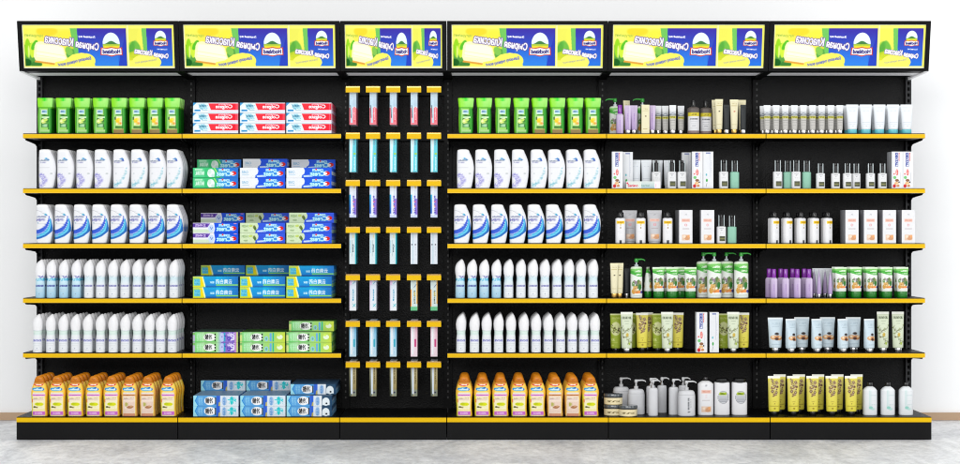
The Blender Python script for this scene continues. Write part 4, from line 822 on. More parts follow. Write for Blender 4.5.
def a_pale():
    c = CV(120, 340, (222, 230, 208), .75); c.rect(0, 0, 120, 22, (246, 248, 240)); c.text('OLIVE OIL', 60, 54, 92, 20, (110, 120, 100), mirror=False, bold=1); c.rect(36, 84, 84, 88, (150, 158, 140)); c.rect(44, 108, 76, 112, (160, 168, 150))
    g = np.random.RandomState(9)
    for q in range(12):
        x, y = g.uniform(20, 100), g.uniform(150, 320); a = g.uniform(-1.2, 1.2); c.line([(x, y), (x + 30 * math.sin(a), y - 30 * math.cos(a)), (x + 44 * math.sin(a + .5), y - 48 * math.cos(a + .5))], 3.5, (130, 128, 110))
        c.ell(x + 34 * math.sin(a), y - 34 * math.cos(a), 10, 5, (150, 160, 110), 1, math.degrees(a))
    c.ell(64, 214, 13, 18, (206, 180, 90)); c.ell(84, 296, 10, 14, (176, 196, 90)); c.ell(30, 236, 8, 7, (110, 100, 80)); c.line([(16, 164), (60, 176), (100, 150)], 3, (120, 120, 100)); return c.blur(.7)
def a_yellow():
    c = CV(120, 350, (226, 216, 110), .75); c.grad(0, 60, 120, 350, (222, 212, 130), (236, 226, 96)); c.rect(0, 0, 120, 24, (248, 248, 240))
    g = np.random.RandomState(21)
    for q in range(60):
        t = g.uniform(0, 1); x = 60 + (g.uniform(-50, 50)) * (1 - t * .75); y = 30 + 170 * t
        c.ell(x, y, g.uniform(5, 11), g.uniform(4, 9), [(130, 96, 84), (170, 140, 110), (96, 66, 60), (206, 190, 150), (226, 214, 170)][g.randint(5)], .9)
    for x, y in ((46, 50), (80, 60), (66, 100), (40, 150), (78, 160)): c.ell(x, y, 13, 13, (90, 62, 56)); c.ell(x, y, 7, 7, (214, 196, 160))
    c.text('ALOE', 60, 250, 30, 10, (150, 130, 60), mirror=False); c.ell(60, 272, 6, 6, (140, 120, 60)); c.rect(18, 292, 102, 298, (140, 120, 50), .8); c.ell(62, 318, 10, 9, (170, 150, 60)); return c.blur(.7)
def a_blue():
    c = CV(140, 300, (214, 228, 236), .7); c.rect(0, 0, 140, 14, (240, 244, 246)); c.text('MILK', 70, 60, 80, 22, (190, 206, 216)); c.rect(36, 84, 104, 88, (180, 196, 206)); c.ell(80, 160, 20, 13, (60, 50, 48)); c.ell(52, 196, 32, 22, (222, 176, 130)); c.ell(96, 200, 34, 24, (204, 150, 104)); c.ell(78, 210, 18, 14, (90, 60, 50)); c.ell(110, 192, 13, 12, (246, 226, 196)); c.ell(44, 190, 12, 10, (246, 232, 210)); c.rect(30, 262, 110, 266, (170, 186, 196)); return c.blur(.8)
def a_circle():
    c = CV(150, 330, (238, 238, 240), .7); c.ell(82, 150, 52, 66, (160, 162, 166)); c.ell(82, 150, 47, 61, (212, 214, 218)); c.rect(44, 100, 112, 128, (190, 210, 70)); c.text('CARE', 82, 114, 56, 16, (120, 140, 40), bold=.6)
    for y in (146, 160, 176, 190): c.rect(46, y, 118, y + 7, (160, 162, 168), .8)
    c.text('fresh', 132, 150, 60, 9, (170, 172, 176), rot=90); return c.blur(.7)
def a_mint():
    c = CV(140, 300, (238, 241, 243), .6); c.rect(52, 40, 70, 220, (206, 228, 226), .7); c.rect(60, 92, 126, 96, (196, 216, 216)); c.rect(66, 150, 120, 153, (214, 226, 226)); c.ell(70, 222, 22, 16, (150, 214, 200), .8); c.ell(90, 236, 20, 12, (190, 228, 220), .8); c.text('mint', 100, 190, 40, 12, (190, 214, 212)); return c.blur(.8)
def a_grey(w=175, h=250, vert=False, line=True):
    c = CV(w, h, (220, 221, 224), .5)
    if line: c.rect(0, 44, w, 47, (150, 152, 156))
    if vert: c.text('SHOWER GEL', w * .6, h * .52, 120, 12, (90, 92, 96), rot=90, bold=.8); c.text('body', w * .72, h * .5, 90, 8, (150, 152, 156), rot=90); c.ell(w * .6, h * .84, 12, 6, (80, 82, 88))
    return c.blur(.6)
def a_jar():
    c = CV(185, 80, (238, 226, 190), .8); c.rect(0, 0, 185, 10, (60, 60, 62)); c.text('BODY BUTTER', 88, 44, 120, 14, (110, 96, 60), bold=.8); c.rect(0, 72, 185, 80, (214, 200, 160)); return c.blur(.6)
# --- prototypes
def pumpb(art, w, h, headmat, neckmat, hn, depth=None, right=1, noz=8, shoulder=2.0, n=2.4, headw=4.0, headh=3.6):
    d = depth or w * .75
    return [('body', sym('body', [(0, w / 2 * .95, .95), (.6, w / 2, 1), (h - shoulder * 1.6, w / 2, 1), (h - shoulder * .6, w / 2 * .94, .94), (h - .2, w / 2 * .72, .72), (h, w / 2 * .4, .4)], d, art, n=n, rows=80)), ('pump', pump(headmat, neckmat, h - .3, hn, noz=noz, right=right, headw=headw, headh=headh))]
def capb(art, w, h, capw, caph, capmat, n=2.3, depth=None, shoulder=3, neck=.5):
    d = depth or w * .75
    return [('body', sym('body', [(0, w / 2 * .95, .95), (.5, w / 2, 1), (h - shoulder, w / 2, 1), (h - shoulder * .35, w / 2 * (neck + (1 - neck) * .55), .75), (h, w / 2 * neck, neck)], d, art, n=n, rows=72)), ('cap', lathe('cap', [(h - .2, capw / 2 * .96, capw / 2 * .9), (h + .3, capw / 2, capw / 2 * .94), (h + caph - .4, capw / 2, capw / 2 * .94), (h + caph, capw / 2 * .9, capw / 2 * .84)], capmat))]
P_ = {}
P_['lilactube'] = tube(a_lilac(), 28.3, 7.0, 5.6, 3.6, 'chrome')
P_['silvertube'] = tube(a_silver(), 28.6, 6.8, 5.8, 3.6, 'chrome')
P_['creamtube'] = tube(a_cream(), 34.6, 8.0, 6.4, 4.2, 'gold')
P_['creamtube_red'] = tube(a_cream((190, 80, 60)), 34.2, 8.4, 6.4, 4.2, 'gold')
P_['darktube'] = tube(plain((54, 58, 60)), 29, 5.8, 5.6, 3.8, 'chrome')
P_['teal'] = tube(a_teal(), 29.2, 12.2, 9.6, 4.2, 'capteal', wc=9.8)
P_['violet'] = capb(a_lilac(), 7.4, 20, 4.6, 8.8, 'capviolet', shoulder=2.2, neck=.62)
P_['brown'] = capb(a_brown(), 11.8, 27, 4.4, 6.6, 'capblk', shoulder=2.0, neck=.42)
P_['creambox'] = carton_mesh('box', 7.8 * KS, 28.6 * KS, .06, a_cream((90, 60, 40)), side=(190, 180, 140), side_l=(120, 126, 80))
P_['herbalpump'] = pumpb(a_herbal(118, 310), 11.8, 31.4, 'pumpgreen', 'capclear', 4.6, right=1, noz=8)
P_['herbalpump_l'] = pumpb(a_herbal(118, 310), 11.8, 28.6, 'pumpgreen', 'capclear', 4.6, right=-1, noz=9)
P_['herbalbig'] = pumpb(a_herbal(145, 365), 14.4, 36.6, 'pumpgreen', 'capclear', 5.4, right=1, noz=9)
P_['herbalbig_l'] = pumpb(a_herbal(145, 365), 14.4, 36.6, 'pumpgreen', 'capclear', 5.4, right=-1, noz=9)
P_['herbaltube'] = tube(a_herbal(), 30.6, 12.2, 10.6, 6.2, 'capgreen', wc=10.4)
P_['serum'] = capb(a_serum(), 9.2, 17, 5.2, 11.2, 'capblk', n=3.4, shoulder=.8, neck=.62)
P_['serum_small'] = capb(a_serum(), 8.8, 15.4, 4.6, 9.6, 'capblk', n=3.4, shoulder=.8, neck=.62)
def serumcap(z, w, h):
    m = MB(); K = KS
    m.loft([(q * K, 0, 0, a * K, a * .9 * K) for q, a in ((z - .2, w / 2 * .8), (z + h * .75, w / 2 * .8), (z + h * .8, w / 2 * .5), (z + h, w / 2 * .45))], 20, 2.0, 0)
    for sx in (-1, 1):
        m.loft([(q * K, sx * (w / 2 - .45) * K, -w * .30 * K, a * K, a * K) for q, a in ((z - .1, .5), (z + h * .9, .5), (z + h, .3))], 8, 2.0, 1)  # pale side bars stand in for highlights on the black cap
    return m.mesh('cap', [MAT['capblk'], MAT['capclear']], True)
P_['serum'][1] = ('cap', serumcap(17, 6.0, 11.2)); P_['serum_small'][1] = ('cap', serumcap(15.4, 5.4, 9.6))
P_['mint'] = capb(plain((160, 206, 186)), 9.2, 16.8, 5.2, 11, 'capblk', n=3.0, shoulder=.8, neck=.62)
P_['mint'][1] = ('cap', serumcap(16.8, 6.0, 11.0))
P_['whitetube'] = tube(a_teal(), 29, 10.6, 9, 3, 'capwhite')
P_['lotion'] = capb(a_lotion(), 9.9, 25.4, 6.6, 5.6, 'capblk', n=2.6, shoulder=1.0, neck=.7)
P_['greytube'] = tube(a_pinklabel(140, 320, (206, 206, 209)), 33, 14.8, 12.8, 1.2, 'capgreyish')
P_['pinkbox'] = carton_mesh('box', 13.2 * KS, 33.2 * KS, .062, a_pinklabel(132, 332), side=(200, 200, 204), side_l=(176, 177, 182))
def a_tall(flip=False):
    c = CV(108, 365, (238, 239, 241), .7); c.rect(0, 0, 14, 365, (226, 228, 230)); ox = 34
    c.rect(ox, 10, ox + 30, 150, (70, 84, 160)); c.rect(ox + 4, 14, ox + 26, 146, (236, 238, 246)); c.text('DENTAL', ox + 15, 78, 120, 17, (50, 66, 150), rot=90, mirror=False, bold=1.2); c.text('baby', ox + 40, 54, 84, 9, (214, 90, 90), rot=90, mirror=False, bold=.8)
    c.ell(ox + 18, 206, 13, 32, (222, 100, 96)); c.text('kids', ox + 18, 206, 44, 10, (250, 226, 220), rot=90, mirror=False, bold=.5); c.ell(ox - 10, 222, 8, 8, (220, 110, 110)); c.ell(ox - 4, 258, 16, 15, (140, 204, 140)); c.ell(ox + 18, 286, 20, 13, (150, 110, 80)); c.ell(ox + 14, 316, 22, 16, (232, 196, 150)); c.ell(ox + 40, 304, 7, 8, (60, 56, 50)); c.ell(ox - 8, 342, 16, 18, (200, 60, 70)); c.ell(ox + 28, 340, 16, 12, (206, 150, 110)); c.ell(ox + 20, 326, 7, 7, (246, 226, 206)); c.line([(ox + 52, 210), (ox + 52, 320)], 3, (190, 192, 198)); return c.blur(.7)
def a_tall2():
    c = CV(108, 365, (234, 236, 239), .7); c.line([(70, 20), (70, 250)], 3, (180, 184, 200)); c.rect(28, 8, 78, 22, (120, 130, 176), .8); c.ell(34, 230, 8, 12, (120, 190, 200)); c.ell(38, 286, 10, 16, (80, 170, 90)); c.line([(40, 310), (30, 350)], 4, (120, 124, 130)); c.text('natural', 84, 150, 120, 8, (190, 194, 204), rot=90); return c.blur(.7)
P_['tall'] = carton_mesh('box', 10.8 * KS, 36.6 * KS, .052, a_tall(), side=(196, 199, 200), side_l=(200, 202, 206))
P_['tall2'] = carton_mesh('box', 10.0 * KS, 36.6 * KS, .052, a_tall2(), side=(190, 193, 196), side_l=(200, 202, 206))
def a_lying():
    c = CV(340, 66, (226, 232, 226), .8); c.grad(150, 0, 290, 66, (222, 230, 226), (180, 200, 204)); c.text('Sanino', 66, 40, 100, 26, (206, 50, 84), mirror=False, bold=1.4); c.ell(12, 18, 9, 9, (220, 60, 100)); c.text('herbal', 190, 40, 76, 16, (150, 176, 170), mirror=False, bold=.6); c.rect(280, 0, 340, 66, (246, 240, 246)); c.rect(292, 26, 298, 60, (240, 180, 200)); return c.blur(.6)
P_['lying'] = carton_mesh('box', 34.2 * KS, 6.8 * KS, .034, a_lying(), side=(206, 206, 210))
P_['olive'] = tube(a_olive(), 38.0, 11.4, 10.0, 3.2, 'capblk', wc=7)
P_['pale'] = tube(a_pale(), 40.2, 12.2, 10.4, 3.8, 'chrome', wc=7.4)
P_['yellowt'] = tube(a_yellow(), 39.0, 12.4, 10.6, 3.8, 'capblk', wc=7.2)
P_['bluet'] = tube(a_blue(), 34.4, 15.2, 12.0, 4.0, 'chrome', wc=8.6)
P_['jar'] = [('body', sym('body', [(0, 8.4, .92), (.8, 9.2, 1), (7.6, 9.2, 1), (8.0, 9.0, .98)], 18.2, a_jar(), n=2, rows=24, seg=72)), ('lid', lathe('lid', [(8.0, 9.1, 9.0), (8.3, 9.5, 9.4), (10.2, 9.5, 9.4), (10.9, 9.1, 9.0), (11.0, 7.2, 7.0)], 'liddark', seg=40))]
P_['pumpwide'] = pumpb(a_grey(), 17.0, 25.4, 'capgreyish', 'capgreyish', 6.6, right=1, noz=9, shoulder=4.5, n=2.6, headw=3.4, headh=3.0)
P_['pumpwide_text'] = pumpb(a_grey(vert=True), 17.0, 25.4, 'capgreyish', 'capgreyish', 6.6, right=1, noz=9, shoulder=4.5, n=2.6, headw=3.4, headh=3.0)
P_['pumpslim'] = pumpb(a_grey(100, 280, line=False), 9.6, 27.8, 'capgreyish', 'chrome', 5.2, right=1, noz=6.5, shoulder=2, n=2.2, headw=3.2, headh=3.0)
P_['pinkbottle'] = capb(a_pinklabel(152, 330, (238, 238, 240)), 15.4, 34.0, 5.4, 3.6, 'capblk', shoulder=3.6, neck=.4, n=2.8)
P_['circle'] = capb(a_circle(), 15.4, 32.4, 12.6, 4.0, 'capblk', shoulder=.8, neck=.9, n=3.0)
P_['mintbottle'] = capb(a_mint(), 13.8, 28.6, 5.0, 3.6, 'capblk', shoulder=4.6, neck=.34, n=2.8)

def put(kind, name, px, Y, s, label, cat, group=None, bay=4, rz=0, left=None, z=None, FX=None):
    """px = middle of the thing (or left edge for cartons)"""
    p = P_[kind]
    if isinstance(p, bpy.types.Mesh): loc = (X(px, Y), Y, ZS[s] + .0003)
    else: loc = (X(px, Y), Y + .03, ZS[s] + .0003)
    if FX is not None: loc = (X(px, FX), loc[1], loc[2])
    if z is not None: loc = (loc[0], loc[1], z)
    return place(p, name, loc, label, cat, group, rz)
F = -.318
T = 'tube'; B = 'bottle'
# ---- top shelf, fifth bay
put('herbalpump_l', 'pump_bottle', 615.5, -.24, 0, 'green herbal pump bottle behind violet capped bottle at left end, top shelf, fifth bay', 'pump bottle', 'herbal print pump bottles')
put('violet', 'lotion_bottle', 620.3, F, 0, 'lilac bottle with violet cap in front of green pump bottle, top shelf, fifth bay', B, 'violet capped lilac bottles')
g = 'lilac tubes standing on silver caps'
put('creamtube', 'cosmetic_tube', 627.0, -.22, 0, 'cream tube half hidden behind two lilac tubes, top shelf, fifth bay', T, 'cream tubes', rz=.5)
put('lilactube', 'cosmetic_tube', 628.4, F, 0, 'lilac tube right beside the violet capped bottle, top shelf, fifth bay', T, g)
put('lilactube', 'cosmetic_tube', 634.8, F, 0, 'second lilac tube, left of the cream carton, top shelf, fifth bay', T, g)
put('herbalpump_l', 'pump_bottle', 643.0, -.24, 0, 'green pump bottle hidden behind the cream carton, top shelf, fifth bay', 'pump bottle', 'herbal print pump bottles')
put('creambox', 'cosmetic_carton', 641.6, F, 0, 'slim cream carton between two lilac tubes, top shelf, fifth bay', 'carton')
put('lilactube', 'cosmetic_tube', 652.8, F, 0, 'lilac tube right of the cream carton, top shelf, fifth bay', T, g)
g = 'silver tubes with a yellow band'
for i, (px, Y) in enumerate(((658.7, -.27), (666.0, -.27), (673.4, F), (681.6, -.27))):
    put('silvertube', 'cosmetic_tube', px, Y, 0, f"silver tube with yellow band, {['leftmost', 'second', 'third and nearest', 'rightmost'][i]} of the four, top shelf, fifth bay", T, g)
put('brown', 'oil_bottle', 694.2, F, 0, 'left brown bottle with white label and yellow band, top shelf, fifth bay', B, 'brown labelled bottles')
put('brown', 'oil_bottle', 706.4, -.27, 0, 'right brown bottle with white label, set slightly back, top shelf, fifth bay', B, 'brown labelled bottles')
put('creamtube', 'cosmetic_tube', 716.4, -.26, 0, 'cream tube peeking out behind the left cream tube, top shelf, fifth bay', T, 'cream tubes')
put('creamtube', 'cosmetic_tube', 719.8, F, 0, 'tallest cream tube left of a dark tube, top shelf, fifth bay', T, 'cream tubes')
put('darktube', 'cosmetic_tube', 727.2, F, 0, 'dark glassy tube between two cream tubes, top shelf, fifth bay', T, 'dark tubes')
put('creamtube_red', 'cosmetic_tube', 734.9, F, 0, 'cream tube with a small red mark, top shelf, fifth bay', T, 'cream tubes')
put('creamtube', 'cosmetic_tube', 742.8, -.26, 0, 'cream tube behind the rightmost dark tube, top shelf, fifth bay', T, 'cream tubes')
put('darktube', 'cosmetic_tube', 744.0, F, 0, 'rightmost dark glassy tube in front of a cream tube, top shelf, fifth bay', T, 'dark tubes')
# ---- top shelf, sixth bay
for i in range(9):
    x = 768.0 + 9.13 * i
    put('silvertube', 'cosmetic_tube', x, F, 0, f"small silver tube, {ordw(i, 9)} of nine, front row, top shelf, far right bay", T, g)
    put('silvertube', 'cosmetic_tube', x - 3.9, -.26, 0, f"small silver tube, {ordw(i, 9)} of nine, second row, top shelf, far right bay", T, g)
for i in range(5):
    x = 853.4 + 13.65 * i
    put('teal', 'cosmetic_tube', x, F, 0, f"white tube with teal foot, {ordw(i, 5)} of five, front row, top shelf", T, 'white tubes with teal caps')
    put('teal', 'cosmetic_tube', x - 3.2, -.24, 0, f"white tube with teal foot, {ordw(i, 5)} of five, second row, top shelf", T, 'white tubes with teal caps')
# ---- second shelf, fifth bay
put('tall', 'cosmetic_carton', 612.0, F, 1, 'tall white carton with blue framed lettering at left end, second shelf, fifth bay', 'carton', 'tall white cartons')
put('tall2', 'cosmetic_carton', 622.9, -.27, 1, 'tall plain carton with small green mark, right of lettered carton, second shelf', 'carton', 'tall white cartons')
put('whitetube', 'cosmetic_tube', 636.0, -.25, 1, 'white tube right of the tall cartons, behind the lying carton, second shelf', T, 'plain white tubes')
put('whitetube', 'cosmetic_tube', 647.0, -.25, 1, 'second white tube behind the middle of the lying carton, second shelf', T, 'plain white tubes')
put('lying', 'cosmetic_carton', 626.2, -.328, 1, 'small pale carton with red lettering lying flat in front, second shelf', 'carton')
put('whitetube', 'cosmetic_tube', 658.0, -.22, 1, 'white tube directly behind the leftmost black capped serum bottle, second shelf, fifth bay', T, 'plain white tubes')
put('serum', 'serum_bottle', 656.8, -.29, 1, 'black capped white serum bottle behind end of lying carton, second shelf', B, 'white serum bottles')
put('whitetube', 'cosmetic_tube', 669.4, -.22, 1, 'rightmost white tube, behind second serum bottle, second shelf, fifth bay', T, 'plain white tubes')
put('serum', 'serum_bottle', 672.3, -.31, 1, 'second black capped serum bottle from left, second shelf, fifth bay', B, 'white serum bottles')
put('tall2', 'cosmetic_carton', 682.0, -.22, 1, 'tall grey carton standing behind the third serum bottle, second shelf', 'carton', 'tall white cartons')
put('serum', 'serum_bottle', 682.6, -.31, 1, 'third serum bottle, in front of tall grey carton, second shelf, fifth bay', B, 'white serum bottles')
put('tall', 'cosmetic_carton', 692.0, F, 1, 'tall white carton with blue framed lettering in the middle, second shelf, fifth bay', 'carton', 'tall white cartons')
put('tall2', 'cosmetic_carton', 703.3, F, 1, 'tall plain carton touching the middle lettered carton, second shelf, fifth bay', 'carton', 'tall white cartons')
put('serum', 'serum_bottle', 724.3, F, 1, 'rightmost white serum bottle left of mint bottle, second shelf, fifth bay', B, 'white serum bottles')
put('mint', 'serum_bottle', 735.3, -.30, 1, 'mint green bottle at right end, second shelf, fifth bay', B, 'mint serum bottles')
# ---- second shelf, sixth bay
put('serum', 'serum_bottle', 778.5, F, 1, 'large white serum bottle at left end, second shelf, far right bay', B, 'white serum bottles')
put('mint', 'serum_bottle', 788.6, -.29, 1, 'mint bottle between two large white serum bottles, second shelf, far right bay', B, 'mint serum bottles')
put('serum', 'serum_bottle', 797.0, F, 1, 'large white serum bottle between two mint ones, second shelf, far right bay', B, 'white serum bottles')
put('mint', 'serum_bottle', 807.5, -.29, 1, 'right mint bottle, second shelf, far right bay', B, 'mint serum bottles')
for i, (px, Y) in enumerate(((821.5, F), (836.6, F), (848.4, F), (857.2, -.29), (871.6, F), (883.6, F))):
    put('serum_small', 'serum_bottle', px, Y, 1, f"small white serum bottle, {ordw(i, 6)} of six small ones, second shelf, far right bay", B, 'small white serum bottles')
for i, px in enumerate((891.8, 902.4)):
    for r in range(2 - i):
        put('tall', 'cosmetic_carton', px, F + .054 * r, 1, f"tall white carton with blue lettering, {['left', 'right'][i]} one at right end, {ROW[r]}, second shelf", 'carton', 'tall white cartons', FX=F)
# ---- third shelf, fifth bay
put('greytube', 'cosmetic_tube', 630.2, -.25, 2, 'silver tube with pink label between two black capped bottles, third shelf', T, 'silver tubes with pink label')
put('lotion', 'lotion_bottle', 620.8, F, 2, 'black capped white bottle with yellow label, leftmost, third shelf, fifth bay', B, 'yellow labelled white bottles')
put('lotion', 'lotion_bottle', 641.1, F, 2, 'black capped bottle with yellow label between two silver tubes, third shelf', B, 'yellow labelled white bottles')
put('greytube', 'cosmetic_tube', 655.0, -.29, 2, 'silver tube with pink label, right one of two, third shelf, fifth bay', T, 'silver tubes with pink label')
put('lotion', 'lotion_bottle', 668.2, F, 2, 'black capped bottle with yellow label beside white cartons, third shelf, fifth bay', B, 'yellow labelled white bottles')
for i, px in enumerate((679.2, 701.0)):
    for r in range(3 if i == 0 else 1):
        put('pinkbox', 'cosmetic_carton', px, F + .064 * r, 2, f"white carton with pink label, {['left', 'right'][i]} of two, {ROW[r]}, third shelf, fifth bay", 'carton', 'white cartons with pink label', FX=F)
put('serum', 'serum_bottle', 722.0, F, 2, 'white serum bottle with tall black cap left of mint one, third shelf', B, 'white serum bottles')
put('mint', 'serum_bottle', 732.6, -.30, 2, 'mint green bottle with black cap, third shelf', B, 'mint serum bottles')
# ---- third shelf, sixth bay
for i in range(5):
    x = 775.4 + 13.35 * i
    for r in range(2):
        put('lotion', 'lotion_bottle', x, F + .058 * r, 2, f"black capped white bottle, {ordw(i, 5)}, {ROW[r]}, third shelf, far right bay", B, 'yellow labelled white bottles', rz=.62, FX=F)
for i, px in enumerate((845.4, 864.0, 882.8, 901.8)):
    for r in range(2):
        put('pinkbox', 'cosmetic_carton', px, F + .064 * r, 2, f"white carton with pink label, {ordw(i, 4)}, {ROW[r]}, third shelf, right end", 'carton', 'white cartons with pink label', FX=F)
# ---- fourth shelf, fifth bay
put('creamtube', 'cosmetic_tube', 614.6, F, 3, 'left one of two touching cream tubes at left end, fourth shelf', T, 'cream tubes')
put('creamtube', 'cosmetic_tube', 620.0, F + .02, 3, 'right one of two touching cream tubes, fourth shelf', T, 'cream tubes')
put('darktube', 'cosmetic_tube', 627.4, -.27, 3, 'grey tube between cream tubes and green pump bottle, fourth shelf', T, 'dark tubes')
put('herbalpump', 'pump_bottle', 636.9, F, 3, 'small herbal pump bottle with green pump, alone at left, fourth shelf', 'pump bottle', 'herbal print pump bottles')
put('herbaltube', 'cosmetic_tube', 648.6, -.27, 3, 'green capped herbal tube turned sideways, fourth shelf, fifth bay', T, 'herbal print tubes', rz=1.25)
for i, (px, Y) in enumerate(((659.0, F), (672.8, F - .002), (680.6, -.25), (691.2, F))):
    put('herbaltube', 'cosmetic_tube', px, Y, 3, f"green capped herbal tube facing forward, {['leftmost', 'second', 'third, set back', 'rightmost'][i]} of four, fourth shelf, fifth bay", T, 'herbal print tubes')
put('herbaltube', 'cosmetic_tube', 666.4, -.25, 3, 'green capped herbal tube behind and between the two left forward ones, fourth shelf', T, 'herbal print tubes')
for i, (px, Y, k) in enumerate(((704.2, -.26, 'herbalbig'), (715.0, F, 'herbalbig_l'), (727.2, -.26, 'herbalbig'), (742.0, F, 'herbalbig'))):
    put(k, 'pump_bottle', px, Y, 3, f"large herbal pump bottle, {['leftmost, set back', 'second', 'third, set back', 'rightmost'][i]} of four, fourth shelf", 'pump bottle', 'herbal print pump bottles')
# ---- fourth shelf, sixth bay
for i in range(4):
    x = 774.8 + 11.75 * i
    put('violet', 'lotion_bottle', x, F, 3, f"violet capped lilac bottle, {ordw(i, 4)} of four, front row, fourth shelf", B, 'violet capped lilac bottles')
    put('violet', 'lotion_bottle', x - 4.9, -.25, 3, f"violet capped lilac bottle, {ordw(i, 4)} of four, second row, fourth shelf", B, 'violet capped lilac bottles')
put('whitetube', 'cosmetic_tube', 818.6, -.20, 3, 'white tube hidden behind the left lilac side-on tubes, fourth shelf', T, 'plain white tubes')
put('whitetube', 'cosmetic_tube', 828.6, -.20, 3, 'white tube hidden behind the right lilac side-on tubes, fourth shelf', T, 'plain white tubes')
for i, (px, Y) in enumerate(((815.0, -.24), (820.2, F), (826.2, -.24), (831.4, F))):
    put('lilactube', 'cosmetic_tube', px, Y, 3, f"narrow lilac tube seen side-on, {['first', 'second', 'third', 'fourth'][i]} from left, fourth shelf, far right bay", T, 'lilac tubes standing on silver caps', rz=1.35)
for i, px in enumerate((842.0, 857.2, 872.8, 888.0, 903.6)):
    put('herbaltube', 'cosmetic_tube', px, F, 3, f"green capped herbal tube, {ordw(i, 5)} of five, front row, fourth shelf", T, 'herbal print tubes')
    put('herbaltube', 'cosmetic_tube', px - 3.0, -.24, 3, f"green capped herbal tube, {ordw(i, 5)} of five, second row, fourth shelf", T, 'herbal print tubes')
# ---- fifth shelf, fifth bay
g = 'olive print tubes'
put('olive', 'cosmetic_tube', 616.2, -.26, 4, 'olive green tube at left end, fifth shelf', T, g)
put('olive', 'cosmetic_tube', 631.6, -.22, 4, 'olive green tube half hidden behind the left pale tube, fifth shelf', T, g)
put('pale', 'cosmetic_tube', 627.2, -.31, 4, 'pale olive oil tube, leftmost of the pale ones, fifth shelf, fifth bay', T, g)
put('yellowt', 'cosmetic_tube', 642.6, -.27, 4, 'yellow tube left of the middle, front one of an overlapping pair, fifth shelf', T, g)
put('yellowt', 'cosmetic_tube', 647.4, -.21, 4, 'yellow tube behind the other one of the left pair, fifth shelf', T, g)
put('olive', 'cosmetic_tube', 658.2, -.25, 4, 'olive green tube left of the middle pale tube, fifth shelf', T, g)
put('pale', 'cosmetic_tube', 667.8, -.31, 4, 'pale olive oil tube before a green and a yellow one, middle, fifth shelf', T, g)
put('yellowt', 'cosmetic_tube', 678.2, -.25, 4, 'yellow tube right of the middle pale tube, fifth shelf', T, g)
put('tall', 'cosmetic_carton', 696.2, F, 4, 'tall white carton with blue framed lettering, fifth shelf', 'carton', 'tall white cartons').scale = (1.02, 1, 1.1)
put('tall2', 'cosmetic_carton', 709.8, F, 4, 'tall white carton with green mark beside lettered carton, fifth shelf', 'carton', 'tall white cartons').scale = (.9, 1, 1.1)
put('olive', 'cosmetic_tube', 724.4, -.25, 4, 'olive green tube right beside the tall cartons, fifth shelf', T, g)
put('pale', 'cosmetic_tube', 734.0, -.31, 4, 'pale olive oil tube, rightmost of the pale ones, fifth shelf, fifth bay', T, g)
put('yellowt', 'cosmetic_tube', 744.0, -.25, 4, 'yellow tube at right end, fifth shelf, fifth bay', T, g)
# ---- fifth shelf, sixth bay
for i, (px, Y) in enumerate(((776.2, -.29), (802.8, -.25), (828.6, -.25), (854.4, -.25))):
    put('bluet', 'cosmetic_tube', px, Y, 4, f"pale blue tube, brown print, {ordw(i, 4)} of the bluer four, fifth shelf", T, 'pale blue tubes')
for i, px in enumerate((791.8, 817.8, 844.0, 870.4)):
    o = put('bluet', 'cosmetic_tube', px, F, 4, f"pale tube turned partly away, {ordw(i, 4)} of four in front, fifth shelf", T, 'pale blue tubes', rz=.5); o.scale = (.86, 1, .97)
for i, px in enumerate((884.2, 899.2)):
    put('pale', 'cosmetic_tube', px, -.28, 4, f"pale olive oil tube, {['left', 'right'][i]} of two at right end, fifth shelf, far right bay", T, g)
# ---- base deck, fifth bay
put('pumpwide', 'pump_bottle', 621.6, -.22, 5, 'wide grey pump bottle behind the cream jars, base deck', 'pump bottle', 'grey pump bottles')
put('pumpwide', 'pump_bottle', 636.6, -.35, 5, 'wide grey pump bottle right behind the front cream jar, base deck', 'pump bottle', 'grey pump bottles')
put('jar', 'cream_jar', 613.6, -.41, 5, 'cream jar with smoked lid carrying another jar, base deck', 'jar', 'cream jars')
put('jar', 'cream_jar', 613.7, -.412, 5, 'cream jar with smoked lid on top of another jar, base deck', 'jar', 'cream jars', z=ZS[5] + 11.05 * KS)
put('jar', 'cream_jar', 628.4, -.445, 5, 'nearest cream jar, standing right of the two stacked jars, base deck', 'jar', 'cream jars')
for i, (px, Y) in enumerate(((651.6, -.31), (653.6, -.42), (662.6, -.27), (674.2, -.37), (683.8, -.27))):
    put('pumpslim', 'pump_bottle', px, Y, 5, f"slim grey pump bottle, {['leftmost, hidden behind the nearest one', 'nearest of all', 'third, set back', 'fourth, left of wide bottle', 'rightmost, behind wide bottle'][i]}, base deck", 'pump bottle', 'grey pump bottles')
put('pumpwide_text', 'pump_bottle', 687.2, -.42, 5, 'wide grey pump bottle with vertical lettering, base deck', 'pump bottle', 'grey pump bottles')
put('pinkbottle', 'lotion_bottle', 706.2, -.38, 5, 'white bottle with pink label and small black cap, base deck', B)
put('circle', 'lotion_bottle', 722.6, -.37, 5, 'left white bottle with round green label and wide black cap, base deck', B, 'white bottles with round label')
put('circle', 'lotion_bottle', 740.2, -.37, 5, 'right white bottle with round green label and wide black cap, base deck', B, 'white bottles with round label')
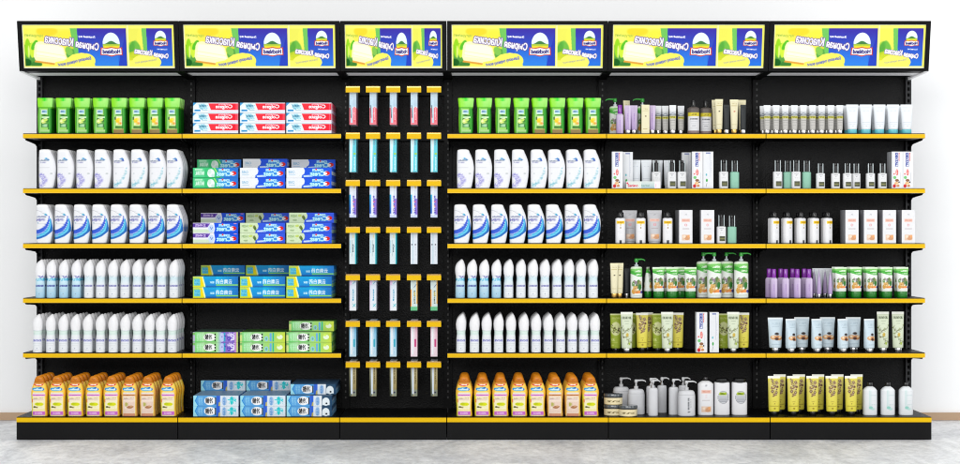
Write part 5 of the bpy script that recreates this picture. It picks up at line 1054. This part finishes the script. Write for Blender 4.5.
# ---- base deck, sixth bay
for i in range(5):
    x = 775.0 + 19.3 * i
    put('yellowt', 'cosmetic_tube', x, -.40, 5, f"yellow tube with white top, {ordw(i, 5)} of five, front row, base deck", T, 'yellow tubes on the base deck')
    put('yellowt', 'cosmetic_tube', x + 5.6, -.30, 5, f"yellow tube with white top, {ordw(i, 5)} of five, second row, base deck", T, 'yellow tubes on the base deck')
for i, px in enumerate((871.2, 889.0, 907.2)):
    put('mintbottle', 'lotion_bottle', px, -.38, 5, f"white bottle with faint mint print and small black cap, {['left', 'middle', 'right'][i]} of three, base deck", B, 'white bottles with mint print')
# ================================================================== CAMERA AND LIGHT
w = bpy.data.worlds.new('World'); scene.world = w; w.use_nodes = True
bg = w.node_tree.nodes['Background']; bg.inputs[0].default_value = (.96, .98, 1, 1); bg.inputs[1].default_value = .43
def area(name, loc, target, sx, sy, power, color=(1, 1, 1)):
    l = bpy.data.lights.new(name, 'AREA'); l.shape = 'RECTANGLE'; l.size = sx; l.size_y = sy; l.energy = power; l.color = color
    o = link(bpy.data.objects.new(name, l)); o.location = loc
    o.rotation_euler = (Vector(target) - Vector(loc)).to_track_quat('-Z', 'Y').to_euler(); return o
area('key_softbox', (-1.4, -9.0, 3.6), (0, 0, .9), 5, 3, 368, (1, .99, .97))
area('fill_softbox', (3.6, -8.0, 2.4), (.8, 0, .9), 3, 3, 118)
area('left_wall_wash', (-5.5, -3.2, 2.2), (-3.4, .5, 1.2), 2, 3, 26)
area('right_wall_wash', (5.5, -3.2, 2.2), (3.4, .5, 1.2), 2, 3, 62)
area('overhead_floor_fill', (0, -5.2, 5.0), (0, -5.0, 0), 9, 2, 135)  # unseen overhead light, added to brighten the floor
scene.cycles.filter_width = 1.05
cam = bpy.data.cameras.new('camera'); co = link(bpy.data.objects.new('camera', cam)); scene.camera = co
co.location = (0, -9.6, 1.0); co.rotation_euler = (math.radians(90), 0, 0)
cam.sensor_width = 36; cam.lens = 72; cam.shift_x = 6 / 960; cam.shift_y = -2 / 960; cam.clip_end = 100; cam.clip_start = .1
scene.view_settings.view_transform = 'Standard'; scene.view_settings.look = 'None'; scene.view_settings.exposure = 0; scene.view_settings.gamma = 1
